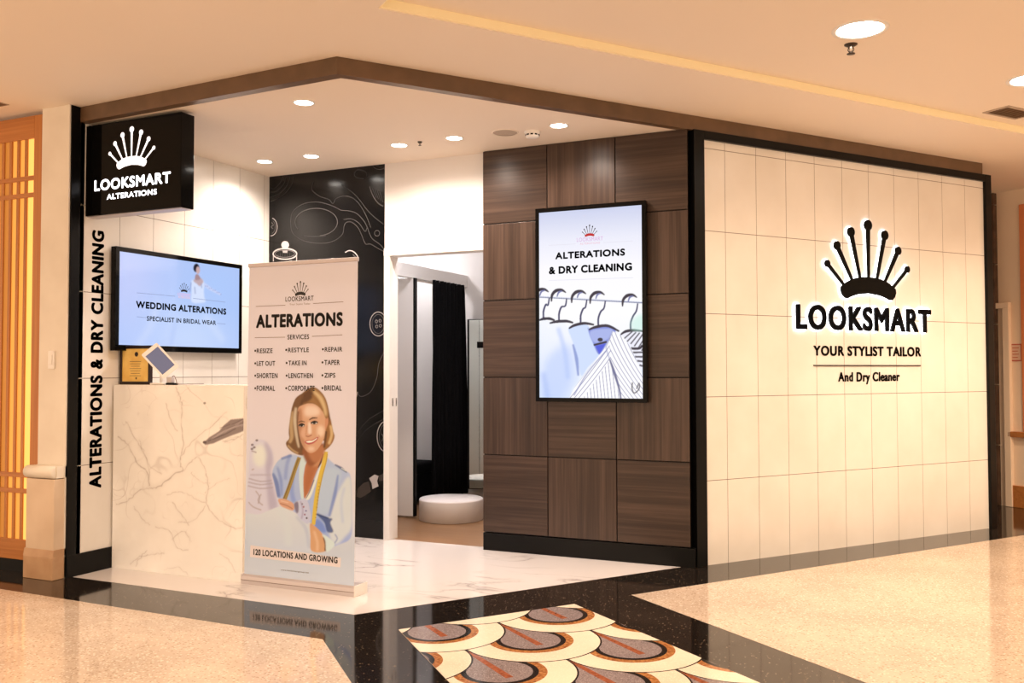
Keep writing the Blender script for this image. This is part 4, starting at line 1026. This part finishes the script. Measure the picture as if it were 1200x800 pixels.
ar.line([(262, 470), (258, 492)], 1.2, (196, 130, 92), .7, .7, cv=zA); ar.line([(388, 430), (396, 452)], 1.2, (206, 140, 100), .7, .7, cv=zA)
# hair in front
ar.poly([(262, 72), (300, 60), (300, 110), (262, 160), (222, 190), (205, 260), (205, 400), (228, 480), (248, 560), (232, 602), (170, 578), (122, 535), (114, 497), (140, 462), (138, 395), (148, 300), (165, 205), (195, 130)], (122, 80, 46), .8, cv=zA)
ar.poly([(262, 72), (345, 28), (400, 60), (445, 120), (470, 210), (470, 280), (448, 290), (425, 235), (385, 190), (335, 160), (290, 160), (255, 165)], (160, 108, 58), .8, cv=zA)
ar.poly([(258, 75), (305, 50), (345, 70), (330, 120), (290, 152), (258, 165), (232, 175), (250, 110)], (92, 54, 30), 2.0, .9, cv=zA)
ar.line([(345, 60), (405, 120), (440, 210), (450, 270)], [3, 5, 4, 2], (232, 188, 128), 2, .85, cv=zA); ar.line([(330, 90), (390, 160), (425, 225)], 2, (150, 98, 52), 1.2, .7, cv=zA)
ar.line([(195, 200), (186, 300), (200, 430), (220, 540)], [2.4, 4.0, 3.6, 2.0], (222, 190, 150), 1.4, .85, cv=zA); ar.line([(165, 230), (155, 350), (160, 450), (140, 500)], [2, 4, 4, 3], (206, 162, 108), 1.6, .8, cv=zA)
ar.line([(215, 230), (208, 350), (225, 470), (246, 560)], 1.8, (110, 70, 40), .9, .8, cv=zA); ar.line([(175, 480), (200, 540), (235, 590)], 2.5, (124, 82, 48), 1.2, .8, cv=zA); ar.line([(125, 520), (165, 560), (215, 590)], 2, (210, 166, 110), 1, .7, cv=zA)
ar.poly([(448, 395), (475, 330), (490, 300), (508, 395), (522, 445), (500, 505), (460, 548), (432, 552), (436, 470)], (158, 102, 52), 1, cv=zA)
ar.line([(455, 400), (447, 470), (436, 540)], 2.2, (92, 54, 32), .9, .85, cv=zA); ar.line([(490, 350), (500, 430), (475, 510)], 3, (236, 190, 126), 1.3, .8, cv=zA)
# dress form
ar.poly([(60, 300), (66, 190), (75, 120), (110, 82), (160, 86), (203, 140), (216, 220), (204, 290), (214, 340), (232, 430), (250, 505), (200, 545), (40, 560), (46, 430), (56, 360)], (224, 204, 205), .9, cv=zB)
ar.poly([(160, 100), (203, 150), (212, 220), (198, 290), (225, 420), (240, 500), (190, 520), (170, 300)], (188, 168, 174), 3.5, .85, cv=zB)
ar.poly(ell(130, 180, 42, 70), (244, 228, 226), 5, .9, cv=zB)
for a, b in (((62, 322), (205, 335)), ((58, 345), (210, 352)), ((56, 368), (214, 378))): ar.line([a, ((a[0]+b[0])/2, (a[1]+b[1])/2+12), b], 1.6, (176, 156, 158), .8, .8, cv=zB)
ar.line([(70, 300), (200, 300)], 2.2, (188, 168, 170), 1, .7, cv=zB)
for p in ((84, 112), (96, 128), (82, 138), (112, 84)): ar.poly(ell(*p, 9, 7), (112, 92, 96), .5, .85, cv=zB)
ar.line([(78, 150), (110, 160)], 1.5, (160, 140, 142), .6, .8, cv=zB)
for pts in ([(105, 400), (130, 440), (120, 480)], [(140, 420), (120, 460), (150, 490)], [(80, 270), (95, 262)], [(60, 470), (90, 500), (140, 520)]): ar.line(pts, 1.5, (170, 146, 140), .7, .7, cv=zB)
ar.poly([(20, 560), (130, 545), (250, 500), (330, 528), (400, 575), (440, 640), (455, 720), (458, 775), (20, 790)], (210, 202, 196), 1, c2=(226, 214, 208), cv=zB)
ar.line([(250, 520), (300, 600), (310, 740)], 8, (222, 214, 214), 4, .7, cv=zB); ar.line([(360, 560), (420, 640), (440, 760)], 4, (190, 186, 190), 2, .6, cv=zB)
# hands, wrist cushion, forearm
ar.poly([(246, 452), (290, 452), (335, 474), (348, 500), (338, 522), (300, 512), (262, 492)], (224, 160, 120), .7, cv=zB); ar.line([(256, 478), (300, 492), (336, 512)], 1.1, (168, 102, 72), .5, .8, cv=zB); ar.line([(262, 462), (310, 474)], 1, (244, 196, 160), .6, .8, cv=zB)
ar.poly([(345, 482), (375, 460), (412, 448), (432, 472), (444, 520), (452, 570), (430, 605), (395, 585), (362, 540)], (208, 196, 204), .7, cv=zB)
ar.poly([(345, 482), (370, 470), (372, 530), (358, 535)], (112, 92, 104), 1.2, .85, cv=zB); ar.line([(385, 465), (400, 520), (392, 575)], 2, (170, 152, 168), 1, .7, cv=zB)
for p, cc in (((424, 570), (60, 40, 70)), ((405, 500), (160, 90, 96)), ((420, 525), (120, 110, 150)), ((396, 482), (140, 120, 130)), ((412, 548), (150, 90, 120))): ar.poly(ell(*p, 6, 6), cc, .4, .9, cv=zB)
ar.poly([(445, 605), (475, 620), (515, 660), (538, 700), (543, 775), (455, 775), (448, 690)], (222, 158, 106), .8, cv=zB)
ar.line([(532, 690), (543, 735), (541, 775)], 2.6, (88, 52, 34), .9, .85, cv=zB); ar.line([(470, 650), (490, 720), (490, 775)], 3, (242, 190, 142), 2, .7, cv=zB)
ar.poly([(520, 672), (560, 690), (600, 735), (560, 778), (545, 775), (540, 710)], (222, 220, 228), .9, cv=zB)
ar.mesh('printed_sheet', MT['print'], t, c=.0005)
m = MB(); m.box(BN, bA0, bA1, bB0, bB1, -.001, 0, MT['paper']); m.build('backing_sheet', t)
z4 = lambda p: (270+p[0]*.25, 280+p[1]*.25); z5 = lambda p: (270+p[0]*.3377, 440+p[1]*.3377)
c_ = .0012
m = MB(); a_, b_ = BN.px(*z4((328, 262))); a2, _ = BN.px(*z4((353, 258))); _, bt = BN.px(*z4((327, 200)))
crown(m, BN, a_, b_, (a2-a_)/.318, c_, MT['ink'], sy=(bt-b_)/.57); m.build('crown_emblem', t)
m = MB(); ptext(m, BN, 'LOOKSMART', z4((258, 293)), z4((390, 265)), c_, MT['ink'], .01); ptext(m, BN, 'Your Stylist Tailor', z4((277, 313)), z4((375, 298)), c_, MT['ink_grey'], .0); m.build('name_lettering', t)
m = MB()
for p, q in (((120, 316), (258, 310)), ((388, 302), (530, 294)), ((115, 462), (257, 460)), ((383, 456), (525, 449))): m = MB(); m.ribbon(BN, [BN.px(*z4(p)), BN.px(*z4(q))], .0018, c_, MT['ink_grey']); m.build('rule_line', t)
m = MB(); ptext(m, BN, 'ALTERATIONS', z4((120, 418)), z4((527, 341)), c_, MT['ink'], .045); m.build('headline_lettering', t)
m = MB(); ptext(m, BN, 'SERVICES', z4((267, 471)), z4((369, 446)), c_, MT['ink'], .018); m.build('subtitle_lettering', t)
m = MB()
for body, lb, rt in [('RESIZE', (123, 535), (198, 512)), ('RESTYLE', (270, 531), (368, 508)), ('REPAIR', (442, 528), (525, 505)), ('LET OUT', (123, 594), (210, 571)), ('TAKE IN', (272, 592), (357, 569)), ('TAPER', (440, 590), (513, 566)),
                     ('SHORTEN', (123, 652), (221, 628)), ('LENGTHEN', (272, 652), (387, 628)), ('ZIPS', (440, 650), (492, 627)), ('FORMAL', (123, 711), (209, 687)), ('CORPORATE', (270, 711), (395, 687)), ('BRIDAL', (440, 710), (522, 686))]:
    ptext(m, BN, body, z4(lb), z4(rt), c_, MT['ink'], .022)
    ba, bb_ = BN.px(*z4((lb[0]-6 if lb[0] < 200 else lb[0]-8, (lb[1]+rt[1])/2))); m.poly(BN, ell(ba, bb_, .0075, .0075, 12), c_, MT['ink'])
m.build('service_list', t)
m = MB(); m.poly(BN, [BN.px(*z5(p)) for p in ((68, 629), (382, 665), (384, 632), (70, 588))], .0009, MT['strip']); m.build('caption_strip', t)
m = MB(); ptext(m, BN, '120 LOCATIONS AND GROWING', z5((80, 622)), z5((372, 629)), c_, MT['ink'], .032); m.build('caption_lettering', t)
m = MB(); ptext(m, BN, 'www.looksmartgroup.net', z5((175, 677)), z5((272, 681)), c_, MT['ink_grey'], .01); m.build('web_lettering', t)

# ================================================================== CHALK DRAWINGS on the black wall
wall_back = bpy.data.objects['wall_back']
zM = lambda p: (310+p[0]*.15, 190+p[1]*.15); zN = lambda p: (400+p[0]*.425, 300+p[1]*.425)
ch = MB()
def stroke(pts, w_, g, cv=zM, closed=False, smooth=True):
    pp = spline(pts, 6, closed) if smooth and len(pts) > 2 else [np.array(p) for p in pts]
    if closed: pp = pp + [pp[0]]
    q = [BACK.px(*cv(p)) for p in pp]; q = [(max(a, .004), min(b, HS-.003)) for a, b in q if a < 1.204]
    if len(q) > 1: ch.ribbon(BACK, q, w_*.0021, .0012+.0002*random.random(), chalk(g))
def blob(pts, g, cv=zM):
    q = [BACK.px(*cv(p)) for p in pts]; ch.poly(BACK, q[::-1], .0016, chalk(g) if not isinstance(g, bpy.types.Material) else g)
stroke([(205, 470), (215, 400), (260, 350), (330, 318), (420, 312), (500, 330), (560, 355), (600, 375), (660, 380), (720, 400), (770, 450), (800, 500), (822, 560), (845, 600), (900, 640), (945, 690)], 1.5, 105)
stroke([(205, 470), (215, 540), (260, 590), (330, 620), (420, 632), (500, 628), (560, 605), (610, 560), (622, 500), (640, 470), (680, 468), (730, 510), (760, 570), (790, 638), (830, 640), (900, 680), (945, 702)], 1.5, 95)
stroke(ell(405, 468, 165, 108, 24, -160, 80), 1.6, 125); stroke(ell(405, 468, 165, 108, 16, 150, 205), 1.4, 100); stroke(ell(395, 570, 90, 10, 8, 20, 160), 1.2, 90)
stroke([(385, 150), (372, 215), (430, 265), (500, 290), (535, 322), (560, 285), (620, 265), (690, 280), (750, 340), (800, 430), (830, 510)], 1.6, 78)
stroke([(600, 175), (680, 230), (740, 290), (800, 370), (860, 430), (940, 492)], 1.4, 72); stroke([(620, 447), (680, 443), (740, 478), (785, 540), (803, 508)], 1.5, 92)
stroke(ell(880, 555, 20, 22, 14), 1.6, 105, closed=True)
stroke(ell(48, 505, 52, 70, 16, -75, 90), 1.8, 215); stroke(ell(48, 505, 36, 54, 14, -60, 70), 1.0, 160); stroke([(55, 470), (70, 490), (52, 505), (68, 520)], 1.2, 170)
for k in range(4): stroke([(232-30*k, 112), (205-28*k, 190-8*k), (140-22*k, 262-18*k), (46, 312-38*k)], 2.0, 62+5*k)
# thimble / jar
blob(ell(162, 646, 30, 30, 20), 240); blob([(140, 690), (182, 690), (178, 708), (146, 708)], 225)
stroke(ell(160, 716, 92, 42, 26), 3.0, 235, closed=True); stroke(ell(160, 714, 76, 28, 22), 1.5, 170, closed=True); stroke([(70, 715), (70, 775)], 2.4, 220); stroke([(250, 715), (252, 770)], 2.4, 220)
for k in range(9): stroke([(88+18*k, 748), (90+18*k, 722-6*(4-abs(4-k)))], 1.0, 120)
# reel of thread at the right, arcs at the top
stroke([(822, 190), (850, 265), (895, 325), (957, 355)], 2.2, 130)
for k in range(6): stroke([(845+19*k, 205+9*k), (875+17*k, 280+11*k)], 1.2, 110)
stroke(ell(900, 5, 60, 52, 12, 20, 160), 1.8, 120); stroke(ell(900, 5, 36, 34, 12, 20, 160), 1.3, 105); stroke([(700, 90), (730, 60), (790, 75), (800, 110)], 3.0, 70); stroke([(700, 95), (720, 120), (780, 130)], 2.4, 62)
stroke([(630, 705), (665, 690), (705, 705), (732, 750), (715, 800)], 2.2, 225); stroke([(690, 720), (718, 755), (700, 800)], 1.3, 170)
# lower column of drawings
stroke(ell(102, 187, 23, 33, 22), 1.6, 215, zN, True); stroke(ell(102, 187, 17, 26, 20), 1.0, 150, zN, True)
for dx, dy in ((-5, -7), (5, -9), (-4, 7), (6, 5)): stroke(ell(102+dx, 187+dy, 3, 4, 10), 1.0, 200, zN, True)
stroke(ell(34, 20, 11, 15, 10, -80, 80), 1.4, 190, zN); stroke(ell(32, 118, 8, 14, 10, -80, 80), 1.4, 180, zN)
stroke([(119, 262), (104, 295), (98, 335), (84, 370), (66, 384), (52, 386), (45, 376)], 1.0, 150, zN)
stroke([(45, 374), (38, 398), (31, 420)], 3.0, 200, zN); stroke(ell(28, 530, 3, 8, 8), 2.4, 230, zN, True)
stroke(ell(124, 497, 25, 42, 22), 1.8, 215, zN, True); stroke(ell(124, 497, 19, 34, 20), 1.0, 150, zN, True); stroke([(112, 490), (116, 500), (112, 510)], 1.0, 190, zN)
stroke([(34, 505), (70, 455), (118, 425)], 1.4, 42, zN); stroke([(34, 525), (70, 478), (118, 448)], 1.4, 38, zN); stroke([(40, 730), (80, 728), (118, 735)], 1.2, 48, zN)
blob([(42, 662), (46, 640), (60, 626), (76, 620), (82, 648), (66, 660), (52, 667)], MT['chalkbrown'], zN); blob([(77, 612), (92, 602), (103, 606), (99, 620), (103, 634), (86, 642), (84, 626)], 225, zN); blob([(104, 605), (118, 598), (118, 618), (104, 620)], MT['chalkbrown'], zN)
tag(ch.build('chalk_drawing', wall_back), 'white chalk-style sewing drawings')

# ================================================================== FITTING ROOM
t = thing('round_podium', 'low round white podium on the timber floor inside the doorway', 'podium', (1.22, 3.22, 0))
m = MB(); m.lathe((1.22, 3.22, 0), [(.288, .002), (.30, .006), (.30, .188)], MT['white'], n=72, cap=False); m.build('side', t)
m = MB(); m.lathe((1.22, 3.22, 0), [(.30, .188), (.300, .194), (.294, .2), (.001, .2)], MT['paper'], n=72, cap=False); m.build('top', t)
t = thing('curtain', 'floor-length black curtain gathered under the white header in the fitting room', 'curtain', (.83, 3.85, .1))
m = MB(); nfold, npt = 9, 180; vs = []; fs_ = []
levels = [2.29, 2.2, 1.8, 1.2, .6, .11]
for li, z in enumerate(levels):
    fl_r = li/5
    for i in range(npt):
        u_ = i/(npt-1); yv = 3.50-.03*fl_r + (u_)*(.67+.10*fl_r)
        amp = .018+.014*fl_r; xx = .865+amp*math.sin(u_*nfold*2*math.pi+.4*fl_r) + .006*math.sin(u_*37+z*2)
        vs.append((xx, yv, z))
for li in range(len(levels)-1):
    for i in range(npt-1): a = li*npt+i; fs_.append((a, a+1, a+npt+1, a+npt))
m.add(vs, fs_, MT['fabric'], True); cur = m.build('drape', t)
md_ = cur.modifiers.new('thickness', 'SOLIDIFY'); md_.thickness = .004
m = MB(); m.tube([(.83, 3.18, 2.262), (.83, 4.24, 2.262)], .010, MT['plastic']); m.build('track', t)
t = thing('wall_mirror', 'tall frameless mirror with black edge on the fitting room end wall', 'mirror', (1.3, 4.24, .18))
MP_ = Plane((0, 4.05, 0), (1, 0, 0), Z); mx_, mz_ = MP_.px(547.5, 374); _, mb_ = MP_.px(552, 573)
MA = Plane((mx_, 4.05, 0), (.966, .26, 0), Z)                 # mirror turned off the wall to catch a paler reflection
m = MB(); m.box(MA, 0, .66, mb_, mz_, -.016, -.002, MT['black']); m.box(MA, .02, .05, mb_+.2, mz_-.2, -.12, -.016, MT['black']); m.build('edge_frame', t)
m = MB(); m.box(MA, .022, .653, mb_+.007, mz_-.007, -.002, 0, MT['mirror']); m.build('glass', t)
t = thing('wall_box', 'small black box fixed over the mirror in the fitting room', 'box', (1.16, 4.2, 1.65))
bx_, bz_ = MA.px(559.5, 404)
m = MB(); m.box(MA, bx_, bx_+.07, bz_-.032, bz_+.032, 0, .03, MT['black'], .004); m.build('case', t)
m = MB(); m.box(MA, bx_+.007, bx_+.063, bz_-.025, bz_+.025, .03, .033, MT['gblack'], .001); m.build('lid', t)
t = thing('upholstered_stool', 'black upholstered stool half hidden behind the white cubicle panel', 'stool', (.32, 4.0, 0))
m = MB(); m.box(FLOOR, .10, .50, 3.80, 4.2, .32, .44, MT['fabric'], .03); m.build('seat', t)
for sx in (.14, .46):
    for sy_ in (3.84, 4.16):
        m = MB(); m.tube([(sx, sy_, .001), (sx, sy_, .33)], [.014, .018], MT['black'], 12); m.build('leg', t)
m = MB(); m.box(FLOOR, .11, .49, 3.81, 4.19, .05, .32, MT['fabric'], .01); m.build('skirt', t)

# ================================================================== SERVICE CORRIDOR at the right edge
def S(u, v): return SW.px(u, v)
aL, _ = S(1171, 590); aR, zt = S(1185, 361)
t = struct((lambda m_: (m_.box(SW, aL-.5, aR, 2.06*0+zt, zt+.06, 0, .05, MT['peach'], .006), m_.box(SW, aR-.07, aR, 0, zt, 0, .05, MT['peach'], .006), m_.box(SW, aL-.5, aR-.07, 0, zt, 0, .012, MT['peach']))[0])(MB()), 'door_2')
a0, b1 = S(1184, 505); _, b0 = S(1184, 511.5)
m = MB(); m.box(SW, a0, 2.4, b0, b1, .0, .05, MT['oak_h'], .006); tag(m.build('bump_rail'), 'honey timber bump rail on the cream service wall at the right edge', 'rail')
a0, b1 = S(1186.5, 568)
m = MB(); m.box(SW, a0, 2.4, 0, b1, 0, .03, MT['oak_h'], .004); struct(m, 'baseboard_service')
a0, b1 = S(1184, 403); a1, b0 = S(1198, 423)
t = thing('notice_sign', 'small pale notice with red border on the cream service wall', 'sign', tuple(SW.p((a0+a1)/2, b0)))
m = MB(); m.box(SW, a0, a1, b0, b1, 0, .006, MT['redprint']); m.build('border', t)
m = MB(); m.box(SW, a0+.012, a1-.012, b0+.012, b1-.012, .006, .007, MT['pale']); m.build('face', t)
m = MB()
for k in range(4): m.box(SW, a0+.025, a1-.03-.01*(k % 2), b1-.045-.032*k, b1-.037-.032*k, .007, .0076, MT['redprint'])
m.build('lettering', t)
a0, b1 = S(1195, 240); _, b0 = S(1195, 505)
m = MB(); m.box(SW, a0, a0+1.2, b0, b1, 0, .02, MT['orange'], .004); tag(m.build('wall_panel'), 'tall orange red panel on the service wall, cut by the right edge', 'wall panel')
